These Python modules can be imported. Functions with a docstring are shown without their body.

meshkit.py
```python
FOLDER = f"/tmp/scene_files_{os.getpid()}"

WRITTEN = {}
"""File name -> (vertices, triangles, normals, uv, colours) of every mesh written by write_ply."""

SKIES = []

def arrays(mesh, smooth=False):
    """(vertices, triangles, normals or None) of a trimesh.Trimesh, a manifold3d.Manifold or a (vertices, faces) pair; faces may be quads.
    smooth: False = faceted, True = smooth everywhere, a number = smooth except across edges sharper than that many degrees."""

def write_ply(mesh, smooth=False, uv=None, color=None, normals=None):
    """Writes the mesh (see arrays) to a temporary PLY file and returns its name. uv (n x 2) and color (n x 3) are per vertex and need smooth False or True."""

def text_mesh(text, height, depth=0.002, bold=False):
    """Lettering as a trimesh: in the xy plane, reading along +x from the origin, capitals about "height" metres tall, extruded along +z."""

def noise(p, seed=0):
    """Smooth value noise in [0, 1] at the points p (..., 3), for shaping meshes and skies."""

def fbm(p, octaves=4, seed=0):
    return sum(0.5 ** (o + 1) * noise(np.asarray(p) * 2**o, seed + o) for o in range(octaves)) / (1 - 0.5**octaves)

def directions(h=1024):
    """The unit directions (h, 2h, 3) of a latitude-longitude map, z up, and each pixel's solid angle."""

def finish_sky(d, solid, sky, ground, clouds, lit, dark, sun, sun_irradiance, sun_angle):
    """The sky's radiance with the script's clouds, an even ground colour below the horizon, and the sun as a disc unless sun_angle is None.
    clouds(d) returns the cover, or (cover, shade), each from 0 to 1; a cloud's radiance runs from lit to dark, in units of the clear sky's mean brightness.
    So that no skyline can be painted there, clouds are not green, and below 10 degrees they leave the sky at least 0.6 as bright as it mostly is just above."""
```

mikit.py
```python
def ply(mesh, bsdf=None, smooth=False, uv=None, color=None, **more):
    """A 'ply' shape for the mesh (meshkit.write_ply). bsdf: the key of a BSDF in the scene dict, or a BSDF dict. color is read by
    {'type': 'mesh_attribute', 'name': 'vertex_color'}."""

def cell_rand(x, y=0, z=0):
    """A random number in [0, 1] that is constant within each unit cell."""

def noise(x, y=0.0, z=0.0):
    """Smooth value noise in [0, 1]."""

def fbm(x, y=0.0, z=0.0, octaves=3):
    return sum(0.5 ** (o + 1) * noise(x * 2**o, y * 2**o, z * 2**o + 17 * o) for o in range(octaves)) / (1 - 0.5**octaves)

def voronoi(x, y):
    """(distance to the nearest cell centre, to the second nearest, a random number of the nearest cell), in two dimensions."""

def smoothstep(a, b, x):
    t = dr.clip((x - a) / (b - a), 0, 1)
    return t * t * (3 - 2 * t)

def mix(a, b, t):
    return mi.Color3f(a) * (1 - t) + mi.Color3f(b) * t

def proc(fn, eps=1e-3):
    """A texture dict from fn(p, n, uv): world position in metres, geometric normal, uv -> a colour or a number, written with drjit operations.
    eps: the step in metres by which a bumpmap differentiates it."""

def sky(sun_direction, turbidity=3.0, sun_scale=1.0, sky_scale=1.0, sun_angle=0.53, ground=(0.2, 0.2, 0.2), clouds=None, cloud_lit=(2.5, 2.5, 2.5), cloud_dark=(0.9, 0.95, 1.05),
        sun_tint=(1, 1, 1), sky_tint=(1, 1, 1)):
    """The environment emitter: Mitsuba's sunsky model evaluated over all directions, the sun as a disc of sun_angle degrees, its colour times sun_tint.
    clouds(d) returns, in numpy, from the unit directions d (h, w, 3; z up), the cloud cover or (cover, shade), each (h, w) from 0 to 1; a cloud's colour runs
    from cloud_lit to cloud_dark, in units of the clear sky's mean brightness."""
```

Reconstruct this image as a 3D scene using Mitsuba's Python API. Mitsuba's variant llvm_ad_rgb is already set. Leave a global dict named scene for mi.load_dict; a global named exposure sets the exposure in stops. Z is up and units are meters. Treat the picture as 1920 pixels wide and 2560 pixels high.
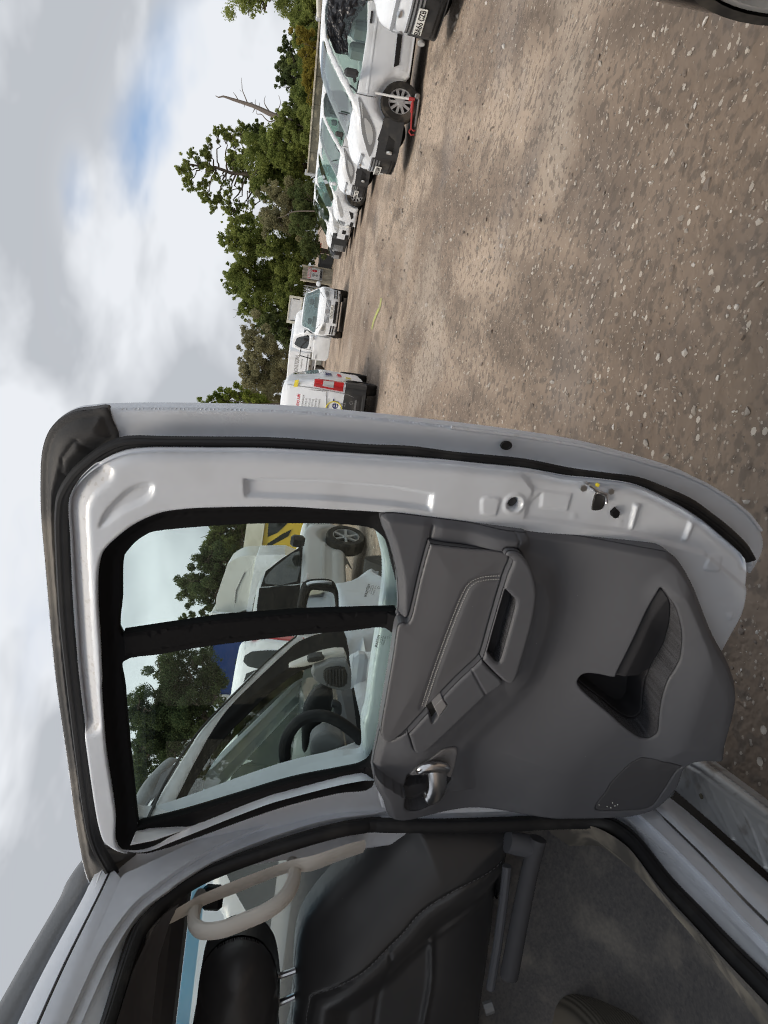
import math, random
import numpy as np, trimesh, shapely, manifold3d as m3
import mitsuba as mi, drjit as dr
import mikit, meshkit
from mikit import proc, fbm, noise, smoothstep, mix, voronoi
from shapely.geometry import Polygon, LineString
from scipy.spatial import Delaunay, cKDTree
T = mi.ScalarTransform4f
rng = np.random.default_rng(11)
scene, labels = {}, {}

# ---------------------------------------------------------------- camera, sky, exposure
EYE = np.array([0.0, 0.0, 1.42])
FWD = np.array([-.0605, .9885, -.1398]); FWD /= np.linalg.norm(FWD)
RIGHT = np.array([.9897, .0779, .1204]); RIGHT -= FWD * RIGHT.dot(FWD); RIGHT /= np.linalg.norm(RIGHT)
scene['camera'] = {'type': 'perspective', 'fov': 2 * math.degrees(math.atan(960 / 1775)), 'fov_axis': 'x', 'near_clip': .02, 'far_clip': 2000.0,
                   'to_world': T().look_at(origin=EYE.tolist(), target=(EYE + FWD).tolist(), up=RIGHT.tolist())}   # the phone was held on its side

def cloud_cover(d):
    p = np.stack([d[..., 0] * 2.1, d[..., 1] * 2.1, d[..., 2] * 3.6 + .7], -1)
    w = meshkit.fbm(p * 1.3 + 4.2, 4, 3) - .5
    q = p + w[..., None] * .55
    n = meshkit.fbm(q * np.array([.8, .8, 1]) + 2.3, 6, 5)
    az = np.degrees(np.arctan2(d[..., 0], d[..., 1])); el = np.degrees(np.arcsin(d[..., 2]))
    gap = np.exp(-((az - 21.5) / 8) ** 2 - ((el - 12.0 + (az - 21.5) * .28) / 2.7) ** 2)          # one break in the cloud deck
    gap2 = np.exp(-((az - 16.5) / 3.5) ** 2 - ((el - 16.5) / 1.3) ** 2) + np.exp(-((az - 12.5) / 2.5) ** 2 - ((el - 9.5) / 1.0) ** 2)
    n2 = meshkit.fbm(q * 2.5 + 9.1, 6, 8)
    cover = np.clip(1.2 - 1.25 * np.maximum(gap, .8 * gap2) * np.clip(.45 + 3.0 * (n2 - .36), 0, 1.2) - np.clip((.36 - n) * 3, 0, .4), 0, 1)
    shade = np.clip((n2 - .42) * 4.2 + (n - .48) * 3.2 + .34, 0, 1)
    return cover, np.clip(shade - .55 * np.maximum(gap, gap2) * (n2 > 0), 0, 1)
scene['sky'] = mikit.sky((-.45, -.35, .82), turbidity=2.6, sun_scale=.40, sun_angle=24, clouds=cloud_cover, cloud_lit=(2.56, 2.64, 2.76), cloud_dark=(1.58, 1.66, 1.78), sun_tint=(.93, .98, 1.07), ground=(.2, .18, .16))
exposure = 1.88

# ---------------------------------------------------------------- helpers
def num(name):
    if not any(k == name or k.startswith(name + '__') for k in scene) and name not in labels: return name
    i = 1
    while any(k == f'{name}_{i:03d}' or k.startswith(f'{name}_{i:03d}__') for k in scene) or f'{name}_{i:03d}' in labels: i += 1
    return f'{name}_{i:03d}'
def thing(name, label, cat, group=None):
    k = num(name); labels[k] = {'label': label, 'category': cat}
    if group: labels[k]['group'] = group
    return k
def obj(name, mesh, mat, parent=None, smooth=30, **kw):
    k = num((parent + '__' if parent else '') + name)
    scene[k] = mikit.ply(mesh, mat, smooth=smooth, **kw)
    return k
def tag(k, label=None, cat=None, group=None, kind=None):
    labels[k] = {a: b for a, b in (('label', label), ('category', cat), ('group', group), ('kind', kind)) if b}
    return k
def V(*a): return np.array(a, float)
def unit(v): return np.asarray(v, float) / np.linalg.norm(v)
class Frame:
    def __init__(s, o, a, b, c): s.o, s.m = V(*o), np.stack([unit(a), unit(b), unit(c)])
    def out(s, p): return s.o + np.asarray(p, float) @ s.m
    def mesh(s, m):
        m = m.copy(); m.vertices = s.out(m.vertices); return m
def cat(*ms): return trimesh.util.concatenate([m for m in ms if m is not None])
def tm(man):
    m = man.to_mesh(); return trimesh.Trimesh(m.vert_properties[:, :3], m.tri_verts, process=False)
def mf(mesh): return m3.Manifold(m3.Mesh(np.asarray(mesh.vertices, np.float32), np.asarray(mesh.faces, np.uint32)))
def box(sx, sy, sz, c=(0, 0, 0), bev=0.0):
    if bev > 0:
        h = V(sx, sy, sz) / 2; b = min(bev, .45 * min(sx, sy, sz)); P = []
        for s in np.ndindex(2, 2, 2):
            q = np.array(s) * 2 - 1
            for k in range(3):
                e = h - b; e[k] = h[k]; P.append(q * e)
        m = trimesh.convex.convex_hull(np.array(P))
    else: m = trimesh.creation.box((sx, sy, sz))
    m.apply_translation(c); return m
def cr(pts, n=6, closed=True):
    """Catmull-Rom through the points"""
    p = np.asarray(pts, float); N = len(p); out = []
    for i in range(N if closed else N - 1):
        a, b, c, d = (p[(i + k) % N] if closed else p[min(max(i + k, 0), N - 1)] for k in (-1, 0, 1, 2))
        t = np.linspace(0, 1, n, endpoint=False)[:, None]
        out.append(.5 * (2 * b + (c - a) * t + (2 * a - 5 * b + 4 * c - d) * t ** 2 + (3 * b - a - 3 * c + d) * t ** 3))
    if not closed: out.append(p[-1:])
    return np.vstack(out)
def resample(p, n):
    p = np.asarray(p, float); s = np.r_[0, np.cumsum(np.linalg.norm(np.diff(p, axis=0), axis=1))]
    t = np.linspace(0, s[-1], n); return np.stack([np.interp(t, s, p[:, k]) for k in range(p.shape[1])], 1)
def tube(path, r, k=10, flat=1.0, upv=None, closed=False):
    p = np.asarray(path, float); n = len(p); r = np.broadcast_to(r, n)
    t = np.gradient(p, axis=0) if not closed else np.roll(p, -1, 0) - np.roll(p, 1, 0)
    t /= np.linalg.norm(t, axis=1, keepdims=True); vs = []
    u = unit(np.cross(t[0], upv if upv is not None else ([0, 0, 1] if abs(t[0][2]) < .9 else [1, 0, 0])))
    for i in range(n):
        if upv is not None: u = np.cross(t[i], upv)
        u = unit(u - t[i] * u.dot(t[i])); w = np.cross(t[i], u); a = np.arange(k) * 2 * np.pi / k
        vs.append(p[i] + r[i] * (np.cos(a)[:, None] * u + flat * np.sin(a)[:, None] * w))
    v = np.vstack(vs); f = []
    for i in range(n if closed else n - 1):
        j = (i + 1) % n
        for q in range(k):
            a, b = i * k + q, i * k + (q + 1) % k; c, d = j * k + q, j * k + (q + 1) % k
            f += [[a, b, d], [a, d, c]]
    if not closed:
        v = np.vstack([v, p[:1], p[-1:]]); e0, e1 = len(v) - 2, len(v) - 1
        for q in range(k): f += [[e0, (q + 1) % k, q], [e1, (n - 1) * k + q, (n - 1) * k + (q + 1) % k]]
    m = trimesh.Trimesh(v, f, process=False); m.fix_normals(); return m
def loft(lines, n=80, closed=False):
    """a sheet through a list of 3-D polylines, each resampled to n points"""
    L = [resample(l, n) for l in lines]; v = np.vstack(L); f = []
    for i in range(len(L) - 1):
        for j in range(n - 1):
            a, b, c, d = i * n + j, i * n + j + 1, (i + 1) * n + j, (i + 1) * n + j + 1
            f += [[a, b, d], [a, d, c]]
    return trimesh.Trimesh(v, f, process=False)
def prism(poly, z0, z1):
    m = trimesh.creation.extrude_polygon(poly, z1 - z0, engine='earcut'); m.apply_translation((0, 0, z0)); return m
def segdist(P, line, closed=False):
    line = np.asarray(line, float); a = line if closed else line[:-1]; b = np.roll(line, -1, 0) if closed else line[1:]
    out = np.full(len(P), 1e9); 
    for i in range(len(a)):
        ab = b[i] - a[i]; t = np.clip(((P - a[i]) @ ab) / max(ab @ ab, 1e-12), 0, 1)
        out = np.minimum(out, ((P - a[i] - t[:, None] * ab) ** 2).sum(1))
    return np.sqrt(out)
def sd(P, poly):
    """signed distance, positive inside"""
    pg = Polygon(poly); ins = shapely.contains_xy(pg, P[:, 0], P[:, 1]); d = segdist(P, poly, True)
    return np.where(ins, d, -d)
def sst(a, b, x):
    t = np.clip((x - a) / (b - a), 0, 1); return t * t * (3 - 2 * t)
def relief(poly, fn, step=.004, r=.004, drop=None, back=None, jit=.25):
    """a height-field skin over a polygon (with holes): fn(P) heights, edges rounded over r by 'drop', skirt down to 'back'"""
    pg = poly if isinstance(poly, Polygon) else Polygon(poly)
    if not pg.is_valid: pg = pg.buffer(0)
    if pg.geom_type != 'Polygon': pg = max(pg.geoms, key=lambda g: g.area)
    drop = r if drop is None else drop
    def dens(ring, st):
        c = np.asarray(ring.coords)[:-1]; out = []
        for a, b in zip(c, np.roll(c, -1, 0)):
            k = max(1, int(np.ceil(np.linalg.norm(b - a) / st))); out.append(a + (b - a) * np.arange(k)[:, None] / k)
        return np.vstack(out)
    rings = [dens(q, step * .8) for q in [pg.exterior, *pg.interiors]]
    P = [*rings]
    if r > 0:
        for k in (.12, .35, .65, 1.0):
            g = pg.buffer(-r * k)
            for h in getattr(g, 'geoms', [g]):
                if not h.is_empty:
                    for q in [h.exterior, *h.interiors]: P.append(dens(q, step))
    x0, y0, x1, y1 = pg.bounds; X, Y = np.meshgrid(np.arange(x0, x1, step), np.arange(y0, y1, step * .87)); X[1::2] += step / 2
    G = np.stack([X.ravel(), Y.ravel()], 1); G += np.random.default_rng(3).uniform(-jit, jit, G.shape) * step * .5
    inn = shapely.buffer(pg, -max(r * 1.02, step * .45)); G = G[shapely.contains_xy(inn, G[:, 0], G[:, 1])]
    P = np.vstack(P + [G]); f = Delaunay(P).simplices; c = P[f].mean(1)
    f = f[shapely.contains_xy(pg, c[:, 0], c[:, 1])]
    ar = np.cross(P[f[:, 1]] - P[f[:, 0]], P[f[:, 2]] - P[f[:, 0]]); f[ar < 0] = f[ar < 0][:, ::-1]; f = f[np.abs(ar) > 1e-12]
    h = fn(P) if callable(fn) else np.full(len(P), float(fn))
    if r > 0:
        e = np.full(len(P), 1e9)
        for q in rings: e = np.minimum(e, segdist(P, q, True)) if len(q) < 400 else np.minimum(e, cKDTree(q).query(P)[0])
        t = np.clip(e / r, 0, 1); h = h - drop * (1 - np.sqrt(np.maximum(1 - (1 - t) ** 2, 0)))
    v = np.column_stack([P, h]); F = [f]
    if back is not None:
        o = 0
        for q in rings:
            n = len(q); b = len(v); v = np.vstack([v, np.column_stack([q, back(q) if callable(back) else np.full(n, back)])]); i = np.arange(n); j = (i + 1) % n
            s = [[o + i, b + i, b + j], [o + i, b + j, o + j]]
            for t3 in s: F.append(np.stack(t3, 1))
            o += n
    m = trimesh.Trimesh(v, np.vstack(F), process=False); return m
def text(s, h, depth=.002, bold=False, mirror=False):
    m = meshkit.text_mesh(s, h, depth, bold)
    if mirror: m.vertices[:, 0] *= -1; m.invert()
    return m

# outlines measured on the photograph are laid on the real planes they belong to (door, body side, ground ...), in metres
TR = []

_f, _k = 1775.0, 0
_M = np.stack([RIGHT, -np.cross(RIGHT, FWD), FWD])
def _ray(q):
    d = np.column_stack([1280 - q[:, 1], q[:, 0] - 960, np.full(len(q), _f)]) @ _M
    return d / np.linalg.norm(d, axis=1, keepdims=True)
def tr(q, s):
    q = np.atleast_2d(np.asarray(q, float)); d = _ray(q)
    if s[0] == 'door':
        o = door.o + door.m[2] * s[1]; t = ((o - EYE) @ door.m[2]) / (d @ door.m[2]); r = (EYE + d * t[:, None] - door.o) @ door.m.T; r = r[:, :2]
    elif s[0] == 'side':
        X = np.full(len(q), -.75)
        for _ in range(12):
            r = EYE + d * (X / d[:, 0])[:, None]; X = .5 * X + .5 * (-.70 - s[1] - .0872 * (r[:, 2] - .5) - .26 * np.clip(r[:, 2] - 1.22, 0, None))
        r = EYE + d * (X / d[:, 0])[:, None]
    elif s[0] == 'plane':     # point, normal
        t = ((V(*s[1]) - EYE) @ V(*s[2])) / (d @ V(*s[2])); r = EYE + d * t[:, None]
    r = np.round(r, 4); TR.append(r.tolist()); return r

# ---------------------------------------------------------------- materials
def P(name, col, rough=.5, metal=0.0, spec=.5, cc=0.0, bump=None, bscale=.001, **k):
    b = {'type': 'principled', 'base_color': col if isinstance(col, dict) else {'type': 'rgb', 'value': list(col)}, 'roughness': rough, 'metallic': metal, 'specular': spec, **k}
    if cc: b.update(clearcoat=cc, clearcoat_gloss=.92)
    if bump is not None: b = {'type': 'bumpmap', 'arbitrary': bump, 'scale': bscale, 'bsdf': b}
    scene[name] = {'type': 'twosided', 'bsdf': b}
def grain(s): return proc(lambda p, n, uv: fbm(p.x * s, p.y * s, p.z * s, 2), eps=2e-4)
def grime(c, d, s=6.0, lo=.5, hi=.8, k=.6):
    """colour c with dirt d in patches"""
    return proc(lambda p, n, uv: mix(c, d, k * smoothstep(lo, hi, fbm(p.x * s, p.y * s, p.z * s, 4))))
P('silver', proc(lambda p, n, uv: mix([.63, .665, .715], [.56, .585, .62], .6 * smoothstep(.45, .75, fbm(p.x * 9, p.y * 9, p.z * 9, 4)))), .38, .18, .5, .6)
P('silver_edge', proc(lambda p, n, uv: mix([.62, .635, .66], [.55, .55, .55], smoothstep(.62, .70, fbm(p.x * 130, p.y * 130, p.z * 90, 4)))), .6, .05, .3)
P('silver_far', (.5, .515, .52), .35, .5, .5, .8)
P('rubber', grime([.012, .012, .013], [.05, .047, .042], 14, .5, .8, .5), .55, 0, .4)
P('rubber_old', grime([.045, .045, .046], [.17, .155, .135], 10, .42, .75, .8), .6, 0, .4)
P('black_trim', (.012, .012, .013), .8, 0, .05)
P('silver_skylit', proc(lambda p, n, uv: mix([.74, .76, .79], [.62, .63, .65], smoothstep(.45, .75, fbm(p.x * 9, p.y * 9, p.z * 9, 4)))), .6, .1, .3)  # paler, rougher copy of the silver; bright sky reflection put into its colour
P('recess_shade_plastic', (.034, .034, .038), .7, 0, .25, bump=grain(900), bscale=.0003)  # trim plastic darkened: the shade inside the door recesses is in its colour
P('black_gloss', (.012, .012, .014), .12, 0, .5)
P('black_plastic', grime([.035, .036, .038], [.09, .085, .075], 5, .5, .8, .5), .55, 0, .4)
P('trim_grey', grime([.092, .095, .106], [.118, .120, .127], 11, .5, .85, .35), .52, 0, .45, bump=grain(900), bscale=.00035)
P('trim_dark', grime([.070, .070, .076], [.10, .098, .10], 9, .5, .85, .4), .62, 0, .35, bump=grain(900), bscale=.00035)
P('pad_leather', grime([.108, .109, .118], [.135, .134, .139], 13, .5, .85, .3), .42, 0, .5, bump=grain(650), bscale=.0004)
P('handle_plastic', (.19, .187, .192), .42, 0, .5)
P('stitch', (.45, .44, .42), .7)
P('leather', grime([.036, .036, .038], [.052, .051, .052], 8, .5, .85, .4), .34, 0, .6, bump=grain(500), bscale=.0005)
P('carpet', proc(lambda p, n, uv: mix([.115, .112, .116], [.30, .275, .24], .5 * smoothstep(.45, .8, fbm(p.x * 12, p.y * 12, p.z * 12, 4)) + .55 * (fbm(p.x * 160, p.y * 160, p.z * 160, 3) - .25))), .95, 0, .1, bump=grain(600), bscale=.002)
P('carpet_edge', proc(lambda p, n, uv: mix([.10, .093, .083], [.27, .24, .195], smoothstep(.35, .7, fbm(p.x * 16, p.y * 16, p.z * 16, 4)))), .9, 0, .2)
P('fabric', proc(lambda p, n, uv: mix([.07, .065, .055], [.16, .145, .12], .5 + .5 * dr.sin(p.z * 900))), .9)
P('beige', (.60, .57, .52), .5, 0, .4)
P('grey_plastic', (.20, .205, .21), .5, 0, .4)
P('chrome', (.66, .67, .69), .2, 1.0)
P('steel', (.45, .44, .43), .35, .9)
P('bar_grey', (.19, .195, .20), .42, .3, .5)
P('step_alloy', proc(lambda p, n, uv: mix([.42, .44, .455], [.22, .21, .2], smoothstep(.5, .8, fbm(p.x * 25, p.y * 25, p.z * 25, 4)))), .42, .55, .5)
P('mirror_glass', (.9, .92, .92), .02, 1.0)
scene['tint_glass'] = {'type': 'thindielectric', 'int_ior': 1.5, 'specular_transmittance': {'type': 'rgb', 'value': [.86, .97, .93]}, 'specular_reflectance': {'type': 'rgb', 'value': [.34, .40, .38]}}
scene['pane'] = {'type': 'thindielectric', 'int_ior': 1.5, 'specular_transmittance': {'type': 'rgb', 'value': [.86, .93, .90]}, 'specular_reflectance': {'type': 'rgb', 'value': [.6, .6, .6]}}
P('dark_glass', (.012, .016, .016), .04, 0, .6)
P('ink', (.01, .01, .01), .6)
def white(name, c): P(name, grime(c, [c[0] * .72, c[1] * .70, c[2] * .66], 2.2, .5, .8, .5), .3, 0, .5, .6)
white('white_paint', [.76, .795, .835]); white('white_warm', [.62, .63, .60]); white('cream_paint', [.66, .64, .54])
P('white_plain', (.75, .76, .76), .5)
P('yellow_paint', (.66, .47, .05), .35, 0, .5, .5)
P('yellow_line', (.75, .62, .05), .5)
P('red_lens', (.45, .012, .015), .15, 0, .5, .8); P('red_paint', (.42, .045, .045), .5); P('red_print', (.62, .03, .05), .6); P('pink_print', (.72, .30, .30), .6)
P('clear_lens', (.55, .57, .58), .12, .3, .6, .9); P('lamp_dark', (.24, .25, .26), .12, .2, .6, .9)
P('blue_ink', (.03, .035, .13), .5); P('grey_ink', (.22, .22, .22), .6)
P('blue_curtain', grime([.022, .06, .23], [.06, .10, .26], 3, .5, .8, .6), .45, 0, .4)
P('sun_strip', (.02, .33, .52), .4)
P('tyre', grime([.022, .021, .020], [.10, .088, .072], 9, .45, .75, .7), .8, 0, .3)
P('alloy', (.62, .63, .64), .3, .6, .5, .5); P('alloy_dark', (.10, .10, .11), .3, .6)
P('under', (.012, .011, .010), .9)
P('polythene', proc(lambda p, n, uv: mix([.016, .017, .02], [.05, .052, .06], fbm(p.x * 9, p.y * 9, p.z * 9, 4))), .28, 0, .6)
P('plate_white', (.78, .78, .74), .5); P('plate_yellow', (.75, .6, .08), .5)
P('weathered_wood', proc(lambda p, n, uv: mix([.46, .42, .33], [.24, .22, .17], smoothstep(.35, .75, fbm(p.x * 6, p.y * 6, p.z * 1.2, 4)))), .85)
P('old_timber', proc(lambda p, n, uv: mix([.10, .095, .07], [.23, .21, .15], smoothstep(.5, .75, fbm(p.x * 3, p.y * 3, p.z * 5, 4)))), .9)
P('galvanised', (.52, .54, .55), .5, .5)
P('bin_plastic', (.03, .033, .037), .5, 0, .4)
P('hivis', grime([.40, .44, .13], [.27, .25, .16], 14, .4, .7, .8), .8)
P('bark', proc(lambda p, n, uv: mix([.15, .125, .10], [.06, .05, .04], fbm(p.x * 9, p.y * 9, p.z * 3, 3))), .9, 0, .2)
P('dead_wood', (.19, .165, .145), .9, 0, .2)
scene['leaf'] = {'type': 'principledthin', 'base_color': {'type': 'mesh_attribute', 'name': 'vertex_color'}, 'roughness': .6, 'diff_trans': 1.1}
P('stone', {'type': 'mesh_attribute', 'name': 'vertex_color'}, .8, 0, .3)
def gravel_colour(p, n, uv):
    sa, sb = p.x * .93 - p.y * .36, p.x * .36 + p.y * .93
    streak = fbm(sa * 1.5, sb * .28, 9.0, 4)
    big = fbm(p.x * .35 + 3, p.y * .35, 0, 4); mid = fbm(p.x * 1.7, p.y * 1.7, 2.0, 4); fine = fbm(p.x * 28, p.y * 28, 5.0, 3)
    far_tone = smoothstep(2.2, 6.5, dr.sqrt(p.x * p.x + p.y * p.y) + 5 * (fbm(p.x * .5 + 2, p.y * .5, 6.0, 3) - .5))  # rises with distance from the origin; nearer ground takes the darker tones
    c = mix(mix([.165, .127, .098], [.238, .186, .146], far_tone), mix([.232, .182, .143], [.375, .302, .238], far_tone), smoothstep(.36, .64, .5 * big + .5 * streak))
    c = mix(c, [.105, .083, .067], .62 * smoothstep(.50, .76, fbm(sa * 2.2 + 5, sb * .5 + 3, 2.5, 4)))
    c = mix(c, [.130, .103, .085], .55 * smoothstep(.50, .78, mid)); c = mix(c, [.37, .315, .26], .6 * smoothstep(.52, .75, fbm(p.x * .9 + 8, p.y * .9, 4.0, 4)))
    c = mix(c, [.105, .087, .073], .65 * smoothstep(.48, .72, fine))
    d, e, k = voronoi(p.x * 52, p.y * 52)
    d2, e2, k2 = voronoi(p.x * 19 + 7, p.y * 19)
    c = mix(c, mix([.34, .30, .26], [.52, .48, .43], noise(k * 77)), dr.select((k > .88) & (d < .30), .45, 0.0))
    return mix(c, mix([.36, .33, .29], [.58, .54, .48], noise(k2 * 55)), dr.select((k2 > .95) & (d2 < .24), .7, 0.0))
def gravel_height(p, n, uv):
    d, e, k = voronoi(p.x * 52, p.y * 52)
    return fbm(p.x * 20, p.y * 20, 1.0, 4) + .35 * dr.select(k > .55, dr.maximum(.45 - d, 0), 0) + .5 * fbm(p.x * 70, p.y * 70, 3.0, 3)
P('gravel', proc(gravel_colour), proc(lambda p, n, uv: .95 - .45 * smoothstep(.60, .78, fbm(p.x * .8 + 31, p.y * .8 + 5, 7.0, 3))), 0, .35, bump=proc(gravel_height, 4e-3), bscale=.016)

# ---------------------------------------------------------------- ground: one sheet out to the horizon
def ground_z(x, y):
    p = np.stack([x, y, 0 * x], -1); near = np.exp(-(np.hypot(x - 2, y - 5) / 16) ** 2)
    rut = sum(-.030 * np.exp(-((x - (a + b * y + .25 * np.sin(y * .35 + a))) / .22) ** 2) for a, b in ((1.0, .16), (2.5, .16), (3.6, .30), (-2.2, .05)))
    return near * (.05 * (meshkit.fbm(p * .6, 4, 1) - .5) + .022 * (meshkit.fbm(p * 4, 4, 2) - .5) + rut * np.clip(y / 3, 0, 1))
a = np.r_[np.linspace(-4, 11, 300)]; b = np.r_[np.linspace(-2, 19, 420)]
gx = np.r_[-1500, -400, -120, -60, -30, -15, -8, a, 14, 20, 30, 60, 120, 400, 1500]; gy = np.r_[-1500, -300, -80, -30, -12, -5, b, 24, 30, 40, 60, 90, 150, 400, 1500]
X, Y = np.meshgrid(gx, gy); nx, ny = len(gx), len(gy)
v = np.stack([X.ravel(), Y.ravel(), ground_z(X, Y).ravel()], 1); i = (np.arange(ny - 1)[:, None] * nx + np.arange(nx - 1)).ravel()
tag(obj('gravel_yard', trimesh.Trimesh(v, np.vstack([np.stack([i, i + 1, i + nx + 1], 1), np.stack([i, i + nx + 1, i + nx], 1)]), process=False), 'gravel', smooth=True), 'brown stony gravel yard with wheel ruts and pale stones', 'ground', kind='structure')

# loose stones
ico = trimesh.creation.icosahedron(); N = 30000
az = np.radians(rng.uniform(-28, 46, N)); rr = 1.0 + 17 * rng.random(N) ** 1.25
sx, sy = rr * np.sin(az), rr * np.cos(az); clump = meshkit.fbm(np.stack([sx * .8, sy * .8, 0 * sx], 1), 4, 9)
ok = (clump + .12 * rng.standard_normal(N) > .44) & ~((sx < -.55) & (sy < 2.2)); sx, sy, rr = sx[ok], sy[ok], rr[ok]; n = len(sx)
size = np.clip(rng.lognormal(-5.95, .75, n), .0013, .018) * (.7 + .085 * rr)
q = rng.standard_normal((n, 3, 3)); q, _ = np.linalg.qr(q); sc = size[:, None] * np.stack([rng.uniform(.7, 1.5, n), rng.uniform(.7, 1.2, n), rng.uniform(.45, .9, n)], 1)
base = ico.vertices[None] * (1 + .22 * rng.standard_normal((n, 12, 1)))
w = np.einsum('nij,nvj->nvi', q, base * sc[:, None]); w[..., 2] *= .75; w += np.stack([sx, sy, ground_z(sx, sy) + size * .25], 1)[:, None]
tone = rng.choice(4, n, p=[.34, .30, .24, .12]); pal = np.array([[.50, .46, .41], [.36, .32, .28], [.22, .185, .16], [.62, .59, .55]])[tone] * rng.uniform(.62, .98, (n, 1))
tag(obj('gravel_stones', trimesh.Trimesh(w.reshape(-1, 3), (ico.faces[None] + 12 * np.arange(n)[:, None, None]).reshape(-1, 3), process=False), 'stone', smooth=False, color=np.repeat(pal, 12, 0)), 'loose pale and brown stones scattered over the gravel yard', 'stones', kind='stuff')

# ---------------------------------------------------------------- the silver pickup: rear door
pk = thing('silver_pickup', 'silver double cab pickup with its rear side door standing open beside the camera', 'pickup truck')
ANG, TILT = math.radians(18.1), math.radians(5)
du = V(math.cos(ANG), -math.sin(ANG), 0); n0 = V(-math.sin(ANG), -math.cos(ANG), 0)
dw = V(0, 0, 1) * math.cos(TILT) + n0 * math.sin(TILT); dn = n0 * math.cos(TILT) - V(0, 0, 1) * math.sin(TILT)
door = Frame((-.70, 1.50, .5), du, dw, dn)
K = lambda x0, y0, s: (lambda *q: np.array([(x0 + a * s, y0 + b * s) for a, b in q]))
kA, kB, kC, kD, kE = K(900, 950, .61485), K(80, 950, .37372), K(280, 1280, .44605), K(0, 1900, .60277), K(900, 1200, .61485)
kF, kG, kM = K(900, 1900, .61485), K(300, 1560, .42194), K(0, 0, 1.15732)
D = lambda pts, d=0: tr(pts, ('door', d))
rd = pk + '__rear_door'
L2 = D(np.vstack([kD((410, 535), (385, 540)), kD((350, 480), (310, 270), (272, 0)), kB((136, 1900), (75, 1200), (50, 900), (48, 600), (65, 450), (110, 340), (180, 270), (280, 220), (400, 203), (497, 196), (900, 190), (1659, 205)),
    kA((0, 150), (370, 190), (650, 225), (900, 265), (1100, 315), (1300, 375), (1400, 420), (1500, 480), (1580, 545), (1630, 610), (1646, 660), (1636, 712), (1590, 790)), kM((1610, 1215), (1560, 1330), (1500, 1500), (1430, 1680), (1370, 1745))]), -.085)
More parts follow.
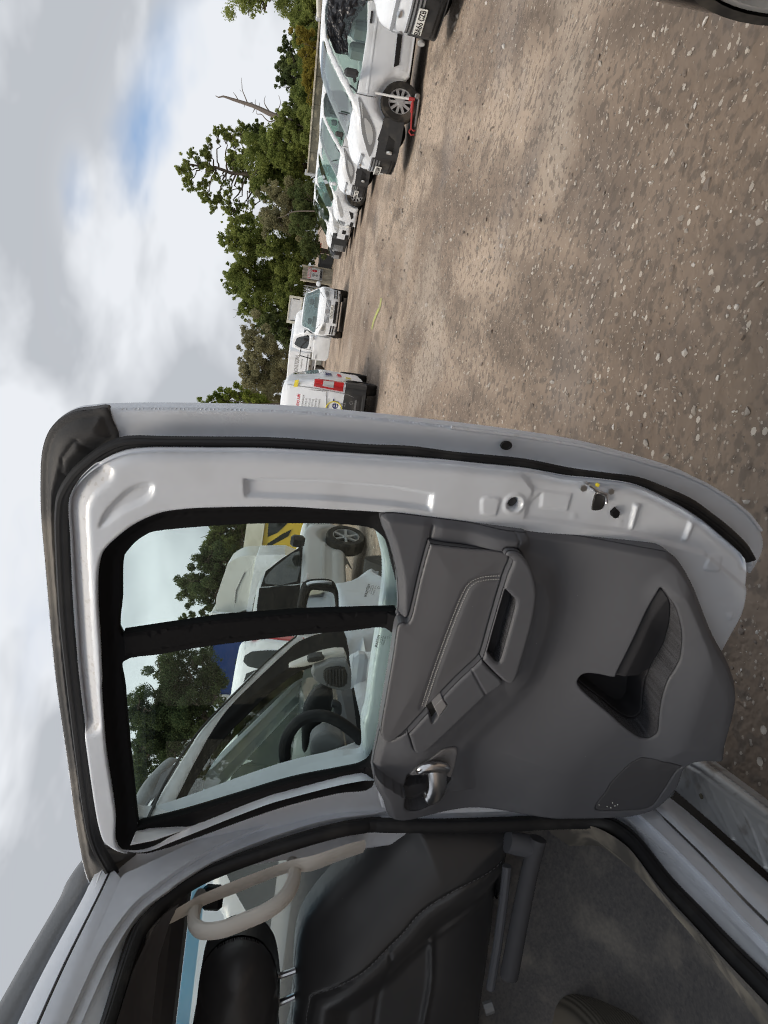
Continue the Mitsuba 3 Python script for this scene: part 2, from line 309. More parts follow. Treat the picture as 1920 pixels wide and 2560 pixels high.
L1t = np.vstack([kD((500, 388), (450, 362), (418, 318), (385, 160)), kB((300, 2007), (275, 1650), (250, 1300), (240, 1100), (226, 900), (238, 800), (283, 715), (330, 660), (400, 600), (500, 540), (600, 502), (700, 484), (850, 478), (1200, 480), (1659, 487)),
    kA((300, 335), (500, 355), (700, 375), (850, 405), (1000, 420), (1150, 445), (1300, 515), (1400, 575), (1480, 640), (1560, 710), (1582, 750), (1583, 890)), kE((1585, 380), (1562, 530), (1500, 650), (1455, 740), (1400, 900), (1310, 1090), (1190, 1290), (1100, 1335), (700, 1348), (130, 1352))])
L1 = cr(D(np.vstack([L1t, kD((1560, 98), (1200, 172), (1000, 240), (800, 320), (700, 360), (650, 382), (600, 396), (550, 398))])), 5)
W1 = cr(D(np.vstack([kB((1659, 852), (1200, 858), (1000, 870), (850, 895), (700, 960), (600, 1030), (500, 1120), (460, 1190), (441, 1300), (438, 1450), (445, 1600), (455, 1750), (465, 2007)),
    kM((219, 1500), (228, 1620), (240, 1700), (249, 1765)), kD((478, 345), (514, 390), (582, 402), (656, 390), (807, 340), (1007, 266), (1206, 200), (1405, 152), (1545, 126)),
    kE((60, 1120), (80, 1050), (100, 900), (130, 720), (150, 590), (160, 500), (155, 400), (118, 262), (96, 195), (108, 145)), kM((822, 1108), (700, 1101))])), 4)
GQ = cr(D(kC((60, 690), (56, 480), (60, 280), (100, 200), (180, 130), (300, 95), (760, 62), (1190, 60), (1400, 75), (1500, 105), (1540, 180), (1570, 300), (1595, 400), (1606, 500), (1600, 546), (1300, 558), (1050, 570), (600, 606), (300, 650)), -.035), 4)
GM = cr(D(kC((66, 832), (72, 1000), (98, 1300), (120, 1500), (146, 1750), (165, 1748), (400, 1690), (700, 1600), (1000, 1510), (1300, 1450), (1400, 1425), (1455, 1375), (1482, 1250), (1520, 1050), (1560, 850), (1590, 650), (1300, 663), (1000, 690), (540, 746), (280, 790)), -.035), 4)
pL1, pW1, pGQ, pGM, pL2 = [Polygon(q).buffer(0) for q in (L1, W1, GQ, GM, cr(L2, 4))]
big = lambda g: max(g.geoms, key=lambda x: x.area) if hasattr(g, 'geoms') else g
outer = big(pL2.union(pL1.buffer(-.004)).buffer(.0))
# outer skin with its folded lip, window cut out
skin_hole = pGQ.union(pGM).buffer(.02).buffer(-.02)
skin = big(outer.difference(pW1.buffer(-.012)))
ms = relief(skin, lambda p: np.full(len(p), -.085), .008, .010, .008, back=-.125)
obj('outer_skin', door.mesh(ms), 'silver', rd, smooth=40)
lip = resample(np.vstack([L2[18:27]]), 60)
obj('lip_strip', door.mesh(tube(cr(np.column_stack([lip, np.full(60, -.083)]), 1, False), .0035, 6)), 'silver_edge', rd)
# shut face between the lip and the inner panel
jam = L1[(L1[:, 0] > .02)]
ring = np.asarray(pL1.buffer(-.002).exterior.coords)
def ringsheet(r0, z0, r1, z1, p=pL1, n=500):
    a = resample(np.asarray(p.buffer(r0).exterior.coords), n); bb = np.asarray(p.buffer(r1).exterior.coords); b = resample(bb, 4 * n)
    j = cKDTree(b).query(a)[1]; v = np.vstack([np.column_stack([a, np.full(n, z0)]), np.column_stack([b[j], np.full(n, z1)])]); i = np.arange(n - 1)
    return trimesh.Trimesh(v, np.vstack([np.stack([i, i + 1, n + i + 1], 1), np.stack([i, n + i + 1, n + i], 1)]), process=False)
obj('shut_face', door.mesh(ringsheet(-.003, -.006, -.002, -.09)), 'silver', rd, smooth=True)
# inner steel panel with pressed shapes
emb = []   # (polygon, height, slope)
E_ = lambda q, n=3: cr(D(q), n)
emb += [(D(kM((528, 1034), (700, 1038), (850, 1050), (937, 1066), (931, 1104), (850, 1092), (700, 1079), (530, 1073))), -.009, .006),
        (E_(kM((214, 1140), (225, 1110), (250, 1080), (285, 1052), (327, 1043), (330, 1066), (312, 1085), (270, 1105), (235, 1130))), -.007, .008),
        (E_(kE((490, 105), (496, 72), (540, 66), (572, 78), (562, 118), (550, 145), (496, 138))), .003, .003), (D(kE((690, 35), (870, 60), (850, 132), (735, 118), (740, 60), (690, 100))), .003, .004),
        (E_(kE((1400, 350), (1420, 312), (1455, 308), (1478, 325), (1460, 368), (1440, 374), (1402, 366))), .003, .003),
        (D(kE((1118, 100), (1146, 98), (1114, 207), (1098, 205))), .006, .005), (D(kE((1345, 166), (1371, 170), (1334, 256), (1314, 250))), .006, .005)]
step1 = D(kE((665, -20), (700, 35), (672, 155), (1085, 212), (1400, 300), (1640, 500), (1640, -20)))
hole1 = D(kE((598, 92), (620, 70), (645, 78), (655, 100), (636, 122), (608, 118))).mean(0); bolt = D(kE((1505, 555), (1505, 556))).mean(0)
def panel_h(p):
    h = np.zeros(len(p))
    for q, a, s in emb: h += a * sst(-s * .3, s, sd(p, q))
    h -= .006 * sst(-.004, .006, sd(p, step1))
    d = np.linalg.norm(p - hole1, axis=1); h += .003 * np.exp(-((d - .017) / .004) ** 2) - .022 * (1 - sst(.009, .013, d))
    d = np.linalg.norm(p - bolt, axis=1); h += .003 * np.exp(-(d / .007) ** 2)
    for q in (kE((875, 150), (875, 151)), kE((1063, 180), (1063, 181))): h += .0015 * np.exp(-((np.linalg.norm(p - smalls[str(q[0])], axis=1) - .004) / .0018) ** 2)
    top = sst(.05, .0, segdist(p, topedge)); e = segdist(p, topedge)
    e2 = segdist(p, sideedge); h -= np.maximum(.030 * np.clip(1 - e / .038, 0, 1) ** 1.6, .016 * np.clip(1 - e2 / .022, 0, 1) ** 2)
    return h
smalls = {str(q[0]): D(q).mean(0) for q in (kE((875, 150), (875, 151)), kE((1063, 180), (1063, 181)))}
topedge = cr(D(kB((340, 2300), (310, 2007), (280, 1650), (245, 1100), (232, 900), (243, 800), (283, 715), (330, 660), (400, 600))), 5, False)
sideedge = cr(D(np.vstack([kB((400, 600), (500, 540), (600, 500), (700, 482), (850, 478), (1200, 480), (1659, 487)), kA((300, 335), (500, 355), (700, 375), (850, 405), (1000, 420), (1150, 445), (1300, 515), (1400, 575), (1480, 640), (1560, 710), (1582, 750))])), 4, False)
panel = big(big(pL1.difference(pW1)).difference(big(Polygon(cr(D(kE((60, 1150), (55, 1210), (90, 1280), (130, 1356), (700, 1354), (1110, 1337), (1200, 1300), (1280, 1210), (1318, 1102), (1437, 1040), (1482, 790), (1400, 600), (1290, 335), (1180, 270), (640, 212), (110, 149), (120, 260), (160, 450), (145, 600), (100, 900))), 4)).buffer(0)).buffer(-.03)))
pm = relief(panel, panel_h, .0035, .005, .004, back=-.02)
edge_zone = segdist(np.asarray(pm.triangles_center)[:, :2], topedge) < .028
obj('inner_panel', door.mesh(trimesh.Trimesh(pm.vertices, pm.faces[~edge_zone], process=False)), 'silver', rd, smooth=True)
obj('top_edge', door.mesh(trimesh.Trimesh(pm.vertices, pm.faces[edge_zone], process=False)), 'silver_edge', rd, smooth=True)
# black window channel, divider, panes
frame = big(pW1.buffer(.001).difference(pGQ).difference(pGM))
def chan_h(p): 
    e = segdist(p, W1, True); return -.030 + .022 * np.clip(1 - e / .016, 0, 1) ** .6 + .003 * np.exp(-((e - .02) / .003) ** 2)
obj('window_channel', door.mesh(relief(frame, chan_h, .006, .002, .002, back=-.05)), 'black_trim', rd, smooth=50)
dv = D(kC((60, 700), (600, 618), (1050, 583), (1598, 566), (1612, 595), (1595, 640), (1300, 655), (1000, 682), (540, 738), (280, 782), (64, 822)), -.02)
obj('divider_bar', door.mesh(relief(Polygon(dv), -.024, .02, .005, back=-.05)), 'black_trim', rd, smooth=40)
for nm, pg in (('quarter_glass', pGQ), ('window_glass', pGM)):
    g = pg.buffer(.004); obj(nm, door.mesh(prism(g, -.0395, -.039).slice_plane((0, 0, -.0393), (0, 0, 1)) if 0 else relief(g, -.039, .05, 0, 0)), 'tint_glass', rd, smooth=False)
def glass_mark(c, size, ang):
    ms = [text(s, h * size, .0002, b, True) for s, h, b in (('NISSAN', 1.0, True), ('LAMINATED', .38, False), ('TEMPERED AS2', .38, False), ('43R-00049', .5, False))]
    for m, y in zip(ms, (0, -.8, -1.5, -2.4)): m.apply_translation((-m.bounds[0][0] - 0, y * size, 0)); m.vertices[:, 0] = m.vertices[:, 0] - m.bounds[1][0]
    ring = trimesh.creation.annulus(.42 * size, .52 * size, .0002, sections=20); ring.apply_translation((-.6 * size, -3.4 * size, 0)); ms.append(ring)
    m = cat(*ms); m.apply_transform(trimesh.transformations.rotation_matrix(ang, (0, 0, 1))); m.apply_translation((c[0], c[1], -.0385)); return m
cq = D(K(870, 1360, .15370)((340, 690), (520, 1500)), -.039); c2 = cq[1]
obj('glass_mark', door.mesh(glass_mark(cq[0] + (.004, -.002), .0052, -.12)), 'ink', rd + '__quarter_glass', smooth=False)
obj('glass_mark', door.mesh(glass_mark(c2 + (.002, .0), .0052, -.06)), 'ink', rd + '__window_glass', smooth=False)
# weather seal and corner cap
seal = D(np.vstack([kD((470, 470), (400, 340), (362, 160)), kB((262, 1900), (225, 1500), (205, 1100), (203, 900), (222, 770), (300, 640), (400, 545), (500, 475), (600, 432), (700, 418), (900, 423), (1200, 425), (1659, 432)),
    kA((0, 287), (200, 295), (380, 318), (600, 338), (700, 352), (850, 382), (1000, 402), (1120, 418), (1230, 458), (1330, 502), (1400, 550), (1480, 612), (1550, 678), (1580, 725))]), -.045)
sp = cr(np.column_stack([seal, np.full(len(seal), -.045)]), 6, False)
obj('weather_seal', door.mesh(tube(sp, .0125, 10, 1.0)), 'rubber', rd)
lips = cr(np.column_stack([seal + 0, np.full(len(seal), -.034)]), 6, False)
nrm = np.gradient(lips, axis=0); off = np.stack([-nrm[:, 1], nrm[:, 0]], 1); off /= np.linalg.norm(off, axis=1, keepdims=True)
l2 = lips.copy(); l2[:, :2] += off * .004
obj('seal_lip', door.mesh(tube(l2, .005, 6)), 'rubber', rd)
for q in kA((15, 290), (225, 300), (447, 330), (670, 348), (823, 375), (1005, 395), (1187, 430)):
    p = D(np.array([q, q]), -.034)[0]; b = trimesh.creation.icosphere(1, .0022); b.apply_translation((p[0], p[1], -.0315)); obj('vent_hole', door.mesh(b), 'ink', rd)
cap = D(np.vstack([kD((412, 535), (384, 542), (348, 470), (310, 270), (278, 30)), kB((150, 2007), (75, 1200), (50, 900), (48, 600), (65, 450), (110, 340), (180, 270), (280, 220), (400, 205), (497, 197), (530, 280), (575, 405), (480, 470), (400, 540), (300, 640), (230, 760), (210, 900), (212, 1100), (235, 1500), (268, 1900)), kD((368, 165), (410, 350), (420, 375), (560, 395), (520, 440))]), -.07)
capc = cr(cap, 3); cr1 = D(kB((300, 390), (445, 520), (285, 715), (200, 620), (210, 510)), -.07)
def cap_h(p):
    e = segdist(p, capc, True); g = segdist(p, cr1, True)
    return -.076 + .018 * sst(0, .035, e) - .004 * np.exp(-(g / .0015) ** 2) + .004 * sst(0, .01, sd(p, cr1)) - .003 * np.exp(-((e - .012) / .003) ** 2)
obj('corner_cap', door.mesh(relief(Polygon(capc).buffer(0), cap_h, .004, .004, back=-.10)), 'rubber_old', rd, smooth=True)
# grommet in the shut face, latch, fixings
g = D(kA((597, 268), (597, 269)), -.07).mean(0)
gm = cat(trimesh.creation.torus(.009, .0028, 20, 10), trimesh.creation.cylinder(.008, .003)); gm.apply_scale((.75, 1, 1)); gm.apply_translation((g[0], g[1], -.074)); obj('grommet', door.mesh(gm), 'rubber', rd)
lt = D(kE((948, 108), (966, 50), (1000, 62), (1004, 85), (990, 122), (952, 128)))
obj('latch_slot', door.mesh(relief(cr(lt, 3), -.004, .004, .002)), 'ink', rd)
lt2 = D(kE((918, 14), (930, 12), (962, 38), (1008, 55), (1008, 92), (996, 96), (996, 66), (955, 50)))
obj('latch', door.mesh(relief(lt2, .003, .004, .002, back=-.01)), 'chrome', rd)
for q, r, mt in (((910, 33), .007, 'steel'), ((1022, 47), .006, 'steel'), ((966, 20), .0035, 'yellow_line')):
    c = D(kE(q, (q[0], q[1] + 1))).mean(0); b = trimesh.creation.cylinder(r, .004, sections=6 if mt == 'steel' else 16); b.apply_translation((c[0], c[1], -.001)); obj('bolt', door.mesh(b), mt, rd)
dm = D(kE((1020, 130), (1038, 112), (1056, 130), (1050, 152), (1034, 155), (1022, 145))); obj('square_plug', door.mesh(relief(dm, .003, .004, .002, back=-.004)), 'black_trim', rd)
hp = trimesh.creation.cylinder(.0085, .004); hp.apply_translation((hole1[0], hole1[1], -.014)); obj('plug', door.mesh(hp), 'black_plastic', rd)

# ---- trim
TD = .02
DT = lambda q, d=TD: tr(q, ('door', d))
tot = cr(DT(kE((60, 1150), (55, 1210), (90, 1280), (130, 1356), (300, 1360), (700, 1354), (1000, 1350), (1110, 1337), (1200, 1300), (1280, 1210), (1318, 1102), (1425, 1094), (1437, 1040), (1440, 1000), (1478, 870), (1482, 790), (1448, 690), (1400, 600), (1345, 460), (1290, 335), (1245, 287), (1180, 270), (900, 242), (640, 212), (300, 167), (110, 149), (95, 195), (120, 260), (150, 370), (160, 450), (162, 550), (145, 600), (130, 720), (100, 900), (80, 1050))), 4)
INS = DT(kE((285, 266), (300, 264), (440, 280), (598, 297), (585, 370), (560, 450), (520, 590), (492, 690), (470, 725), (380, 810), (240, 960), (196, 1008), (160, 1042), (118, 1070), (92, 1052), (86, 1010), (104, 900), (135, 720), (152, 604), (172, 584), (206, 572), (245, 410)), TD + .012)
ARM = DT(kE((601, 298), (650, 300), (690, 345), (712, 400), (722, 470), (712, 550), (690, 640), (655, 760), (636, 815), (615, 832), (585, 820), (532, 770), (488, 716), (497, 680), (535, 540), (570, 420), (590, 350)), TD + .035)
CUP = DT(kE((565, 440), (618, 472), (632, 492), (627, 530), (600, 630), (572, 728), (556, 738), (540, 725), (502, 668), (520, 590)), TD + .03)
SWP = DT(kE((198, 1012), (242, 962), (380, 815), (468, 728), (486, 722), (530, 772), (580, 822), (560, 850), (512, 880), (500, 892), (290, 1092), (252, 1114), (226, 1110), (210, 1065)), TD + .03)
HND = DT(kE((174, 1300), (190, 1245), (205, 1214), (260, 1160), (328, 1100), (360, 1092), (395, 1098), (406, 1128), (388, 1200), (368, 1262), (332, 1312), (280, 1330), (228, 1338), (186, 1326)), TD + .012)
SPK = DT(kE((1130, 1108), (1275, 1130), (1270, 1155), (1200, 1268), (1160, 1310), (1070, 1321), (960, 1322), (948, 1300), (985, 1250), (1022, 1195)), TD + .012)
POC = DT(kE((1215, 428), (1240, 465), (1262, 505), (1284, 580), (1291, 640), (1285, 705), (1262, 760), (1238, 805), (1215, 880), (1203, 950), (1195, 1005), (1168, 1036), (1130, 1036), (1075, 1000), (1010, 945), (950, 903), (912, 870), (905, 845), (930, 815), (980, 807), (1038, 808), (1050, 785), (1110, 660), (1170, 520), (1200, 445)), TD + .02)
BOT = DT(kE((905, 845), (930, 815), (980, 807), (1042, 808), (1110, 815), (1170, 835), (1240, 830), (1215, 880), (1203, 950), (1195, 1005), (1168, 1036), (1130, 1036), (1075, 1000), (1010, 945), (950, 903), (912, 870)), TD + .02)
SAIL = DT(kE((300, 195), (287, 262), (206, 574), (190, 582), (165, 555)), TD); SPLIT = DT(kE((632, 205), (638, 240), (630, 268), (632, 292), (650, 300)), TD)
VAL = DT(kE((700, 300), (770, 320), (830, 375), (862, 480), (850, 570), (815, 690), (755, 830), (690, 910), (600, 995), (530, 1060), (490, 1120), (488, 1270)), TD)
LIP = DT(kE((1240, 285), (1330, 420), (1385, 600), (1350, 800), (1260, 1060), (1130, 1090), (1000, 1060)), TD)
iv = cr(VAL, 5, False); armc, swc, insc = cr(ARM, 4), cr(SWP, 3), cr(INS, 4)
up_side = Polygon(np.vstack([iv, DT(kE((200, 1270), (-200, 1000), (-200, 100), (650, 100)))]))
def trim_h(p):
    dv = segdist(p, iv); above = shapely.contains_xy(up_side, p[:, 0], p[:, 1])
    arm = np.maximum(sd(p, armc), sd(p, swc)); h = np.full(len(p), .012)
    sup = .018 + .020 * sst(-.075, 0, arm); rise = sst(0, .05, dv)
    h = np.where(above, .007 + (sup - .007) * rise, .007 + .042 * sst(0, .20, dv))
    ins = sd(p, insc); h = np.where(above, h + .005 * sst(0, .012, ins) * (1 - sst(-.03, 0.0, arm)), h)
    h -= .004 * sst(.02, 0, segdist(p, SAIL)) * (sd(p, insc) < 0)
    low = sd(p, cr(LIP_POLY, 4)); h += .030 * sst(-.05, .05, low) * (~above)
    h -= .012 * (1 - sst(0, .014, sd(p, tot)))
    for q, wd, dp in ((SAIL, .0018, .006), (SPLIT, .0016, .005)): h -= dp * np.exp(-(segdist(p, q) / wd) ** 2)
    return h
LIP_POLY = DT(kE((1215, 428), (1300, 400), (1370, 560), (1470, 700), (1500, 850), (1440, 1090), (1250, 1085), (1190, 1040), (1290, 700), (1284, 580)), TD)
def pocket_d(p):
    s = sd(p, cr(POC, 3)); sb = sd(p, cr(BOT, 3)); slope = np.clip(segdist(p, DT_TOP) / .12, 0.15, 1)
    return -.060 * sst(-.001, .010, s) * slope - .060 * sst(0, .009, sb)
DT_TOP = DT(kE((1200, 445), (1110, 660), (1050, 785)), TD)
def hand_d(p): return -.040 * sst(0, .009, sd(p, cr(HNDCUP, 3)))
HNDCUP = DT(kE((176, 1300), (192, 1245), (206, 1216), (250, 1218), (372, 1228), (362, 1262), (330, 1310), (280, 1328), (228, 1336), (186, 1324)), TD + .012)
def cup_d(p): return -.040 * sst(-.001, .006, sd(p, CUP))
STL = cr(DT(kE((570, 402), (500, 408), (452, 432), (422, 482), (380, 585), (318, 755), (258, 935)), TD + .02), 5, False)
pt = big(Polygon(tot).buffer(0)); pi, pa, ps, pp = [big(Polygon(q).buffer(0)) for q in (insc, armc, swc, cr(SPK, 3))]
pa = big(pa.difference(pi.buffer(.0006))); ps = big(ps.difference(pa.buffer(.0006)).difference(pi.buffer(.0006)))
pocc, botc, hcup, cupc = [big(Polygon(cr(q, 3)).buffer(0)) for q in (POC, BOT, HNDCUP, CUP)]
botc = big(botc.intersection(pocc.buffer(-.004))); cupc = big(cupc.intersection(pa.buffer(-.004)))
main = big(pt.difference(pi.union(pa).union(ps).union(pp).buffer(.0007).buffer(.001).buffer(-.001)).difference(pocc).difference(hcup))
obj('door_trim', door.mesh(relief(main, trim_h, .0032, .0045, .0045, back=-.012)), 'trim_grey', rd, smooth=True)
def pfloor(p): return trim_h(p) - .006 - .062 * np.clip(segdist(p, DT_TOP) / .10, .10, 1)
obj('door_pocket', door.mesh(relief(big(pocc.difference(botc)), pfloor, .004, .003, .003, back=lambda q: np.where(segdist(q, np.asarray(botc.exterior.coords)) < 1e-4, -.078, trim_h(q) - .004))), 'recess_shade_plastic', rd, smooth=85)
obj('bottle_well', door.mesh(relief(botc.buffer(.001), -.078, .01, 0, 0)), 'recess_shade_plastic', rd, smooth=40)
obj('handle_cup', door.mesh(relief(hcup, lambda p: trim_h(p) - .042, .005, .006, -.006, back=lambda q: trim_h(q) - .004)), 'trim_dark', rd, smooth=50)
obj('padded_insert', door.mesh(relief(pi, lambda p: .030 + .004 * sst(0, .06, sd(p, insc)) - .0018 * np.exp(-(segdist(p, STL) / .0016) ** 2) + .0025 * sst(.002, .012, segdist(p, STL)), .0032, .005, .005, back=.0)), 'pad_leather', rd, smooth=True)
obj('armrest', door.mesh(relief(big(pa.difference(cupc)), .054, .0026, .007, .007, back=.0)), 'trim_grey', rd, smooth=True)
SWI = DT(kE((282, 958), (345, 913), (365, 944), (305, 1018)), TD + .05)
obj('switch_panel', door.mesh(relief(ps, lambda p: trim_h(p) + .003 - .010 * sst(-.001, .003, sd(p, SWI)) - .002 * np.exp(-(segdist(p, swl) / .0012) ** 2), .0028, .004, .004, back=.0)), 'handle_plastic', rd, smooth=True) if 0 else None
swl = DT(kE((445, 756), (514, 882)), TD + .03)
obj('switch_panel', door.mesh(relief(ps, lambda p: .050 - .016 * sst(-.001, .002, sd(p, SWI)) - .003 * np.exp(-(segdist(p, swl) / .0014) ** 2), .0026, .006, .006, back=.0)), 'trim_grey', rd, smooth=True)
rk = DT(kE((309, 950), (345, 915), (364, 944), (330, 990)), TD + .05)
obj('pull_cup', door.mesh(relief(cupc, .018, .004, .004, -.004, back=.049)), 'recess_shade_plastic', rd, smooth=50)
obj('window_switch', door.mesh(relief(rk, lambda p: .052 - .4 * segdist(p, rk[2:4]) * .25, .002, .002, back=.02)), 'handle_plastic', rd, smooth=True)
obj('switch_well', door.mesh(relief(DT(kE((284, 962), (309, 950), (330, 990), (305, 1014)), TD + .05), .036, .004, .0)), 'ink', rd, smooth=True)
obj('speaker_grille', door.mesh(relief(pp, lambda p: trim_h(p) - .001 + .0008 * np.sin(p[:, 0] * 2100) * np.sin(p[:, 1] * 2100), .0011, .003, .003, back=.0)), 'trim_dark', rd, smooth=True)
for q in ((958, 1296), (990, 1303), (1005, 1308), (1022, 1300), (1032, 1296), (1012, 1288)):
    c = DT(kE(q, q), TD + .012)[0]; b = trimesh.creation.icosphere(1, .0012); b.apply_translation((c[0], c[1], trim_h(c[None])[0] + .0005)); obj('scuff', door.mesh(b), 'plate_white', rd + '__speaker_grille')
# twin stitching rows
st = cr(DT(kE((570, 402), (500, 408), (452, 432), (422, 482), (380, 585), (318, 755), (258, 935)), TD + .02), 20, False)
nn = np.gradient(st, axis=0); nn = np.stack([-nn[:, 1], nn[:, 0]], 1); nn /= np.linalg.norm(nn, axis=1, keepdims=True)
for sgn in (-1, 1):
    l = resample(st + nn * .0035 * sgn, 140); segs = []
    for i in range(0, 138, 2):
        p = l[i:i + 2]; h = np.full(len(p), .0345); segs.append(tube(np.column_stack([p[0] * .85 + p[1] * .15, h[:1]]).tolist() + np.column_stack([p[1:], h[1:]]).tolist(), .0007, 5) if 0 else tube(np.column_stack([p, h]), .0008, 5))
    obj('stitch_row', door.mesh(cat(*segs)), 'stitch', rd + '__padded_insert')
# handle: grey plate and chrome lever
hpz = DT(kE((206, 1214), (262, 1160), (330, 1104), (360, 1098), (392, 1102), (402, 1128), (376, 1226), (345, 1212), (250, 1216)), TD + .012)
obj('handle_plate', door.mesh(relief(cr(hpz, 2), lambda p: trim_h(p) + .0035, .003, .003, back=.0)), 'handle_plastic', rd, smooth=True)
hz = float(trim_h(hpz.mean(0)[None])[0]) + .012
for nm, q, r, fl in (('door_handle', ((250, 1208), (262, 1190), (300, 1180), (340, 1186), (356, 1206)), .0125, .7), ('door_handle', ((312, 1186), (318, 1225), (316, 1268), (302, 1302), (270, 1322)), .0200, .42)):
    w = DT(kE(*q), TD + .03); w = np.column_stack([w, hz + .006 * np.sin(np.linspace(0, np.pi, len(w))) + .004])
    obj(nm, door.mesh(tube(resample(cr(w, 5, False), 26), r * np.r_[.55, .9, np.ones(22), .9, .5], 14, fl, upv=(0, 0, 1))), 'chrome', rd)

# ---------------------------------------------------------------- the pickup's body around the opening
SN = (.9962, 0, .0872)
S0 = lambda q, i=0.0: tr(q, ('plane', (-.70 - i, 0, .5), SN))
S = lambda q, i=0.0: tr(q, ('side', i))
YP = lambda q, y: tr(q, ('plane', (0, y, 0), (0, 1, 0)))
XP = lambda q, x: tr(q, ('plane', (x, 0, 0), (1, 0, 0)))
ZP = lambda q, z: tr(q, ('plane', (0, 0, z), (0, 0, 1)))
ap = pk + '__body_side'
la = np.vstack([S(kD((205, 1180), (240, 1095), (330, 880), (420, 675), (500, 490), (560, 452), (640, 415), (800, 340), (1000, 250), (1300, 135), (1560, 75)), -.0), S(kF((60, 60), (300, 130), (700, 140), (980, 150), (1120, 150), (1185, 190), (1262, 265), (1400, 400), (1550, 560), (1660, 670), (1780, 790)), 0)])
r1 = np.vstack([S(kD((238, 1180), (275, 1095), (400, 820), (480, 690), (560, 590), (640, 525), (720, 465), (850, 383), (1000, 313), (1200, 233), (1400, 186), (1590, 158)), .006), S(kF((60, 105), (300, 178), (700, 184), (1000, 192), (1100, 200), (1175, 255), (1250, 325), (1400, 475), (1660, 745), (1780, 860)), .006)])
r1b = np.vstack([S(kD((255, 1180), (290, 1095), (412, 828), (490, 700), (570, 600), (650, 535), (728, 476), (856, 394), (1004, 324), (1202, 244), (1401, 197), (1590, 170)), .020), S(kF((60, 118), (300, 186), (700, 190), (998, 198), (1094, 208), (1170, 265), (1243, 337), (1393, 487), (1654, 757), (1774, 872)), .020)])
r2 = np.vstack([S(kD((300, 1180), (335, 1095), (445, 850), (525, 705), (598, 615), (685, 550), (765, 490), (905, 410), (1100, 328), (1350, 250), (1600, 212)), .024), S(kF((60, 155), (300, 208), (700, 204), (985, 204), (1065, 222), (1200, 338), (1400, 535), (1660, 800), (1780, 920)), .024)])
r3 = np.vstack([S(kD((330, 1180), (366, 1095), (455, 870), (532, 715), (606, 628), (692, 560), (772, 500), (908, 420), (1104, 338), (1352, 260), (1600, 222)), .036), S(kF((60, 172), (300, 214), (700, 208), (982, 208), (1058, 230), (1192, 346), (1393, 545), (1654, 808), (1774, 928)), .036)])
dd = np.vstack([S(kD((375, 1180), (412, 1095), (472, 900), (532, 710), (602, 630), (702, 530), (802, 460), (902, 415), (1002, 375), (1152, 320), (1302, 275), (1452, 245), (1600, 236)), .042), S(kF((60, 236), (300, 240), (550, 228), (800, 222), (985, 221), (1040, 228), (1090, 258), (1130, 293), (1200, 383), (1280, 483), (1400, 603), (1500, 703), (1660, 853), (1780, 970)), .042)])
ee = np.vstack([S(kD((450, 1180), (482, 1095), (545, 900), (605, 760), (668, 655), (742, 596), (832, 536), (1002, 466), (1182, 408), (1302, 372), (1432, 333), (1530, 312)), .055), S(kF((0, 302), (200, 298), (550, 306), (760, 290), (900, 287), (965, 303), (1050, 355), (1130, 430), (1210, 535), (1340, 680), (1480, 850), (1560, 940), (1680, 1075)), .055)])
cs = lambda l: cr(l, 8, False)
# param by arc so that folds stay aligned: rebuild each line against the seal line
def align(lines, n=260):
    return [resample(cs(l), n) for l in lines]
A_ = align([la, r1, r1b, r2, r3, dd])
back = A_[-1] + V(-.006, 0, 0)
obj('door_aperture', loft(A_ + [back], 260), 'silver', ap, smooth=35)
sill0 = S(kF((1185, 140), (1250, 198), (1400, 335), (1660, 576), (1790, 700)), -.012); sill0 = np.vstack([S(kF((700, -230), (1000, -10)), -.012), sill0]); sill0[:, 0] += 0
seam = S(kF((700, -180), (1000, 30), (1185, 190), (1262, 265), (1400, 400), (1550, 560), (1660, 670), (1780, 790)), .0)
under = sill0 + V(-.03, 0, -.09)
mid = sill0 * .5 + resample(seam, len(sill0)) * .5 + V(.008, 0, .004)
obj('sill', loft([under, sill0 + V(-.004, 0, -.012), sill0, mid, resample(seam, 60) + V(.001, 0, .002)], 60), 'silver', ap, smooth=60)
sm = resample(cs(seam), 80); obj('sill_seam', tube(sm + V(.002, 0, .0), .0028, 6), 'rubber_old', ap)
mid_seal = (resample(cs(dd), 260) * .5 + resample(cs(ee), 260) * .5)
obj('door_seal', tube(mid_seal, .0155, 12, .85), 'rubber', ap)
obj('seal_rib', tube(resample(cs(dd), 260) * .66 + resample(cs(ee), 260) * .34 + V(.011, -.004, 0), .0045, 6), 'rubber', ap)
obj('scuff_trim', loft([resample(cs(S(kF((740, 250), (900, 262), (985, 285), (1075, 345), (1140, 420), (1225, 540), (1380, 710), (1480, 830), (1600, 970), (1700, 1090)), .05)), 60), resample(cs(S(kF((780, 300), (900, 300), (970, 330), (1070, 405), (1150, 490), (1250, 600), (1380, 750), (1500, 900), (1600, 1040), (1690, 1150)), .085)), 60), resample(cs(S(kF((790, 330), (900, 330), (960, 360), (1060, 440), (1140, 530), (1240, 640), (1370, 790), (1480, 940), (1580, 1080), (1660, 1190)), .12)), 60) + V(-.01, 0, -.04)], 60), 'carpet_edge', ap, smooth=60)
bp = S(kF((0, 250), (300, 260), (560, 262), (780, 255)), .06); obj('pillar_trim', loft([bp, bp + V(-.015, .10, 0), bp + V(-.04, .40, 0)], 20), 'leather', ap)
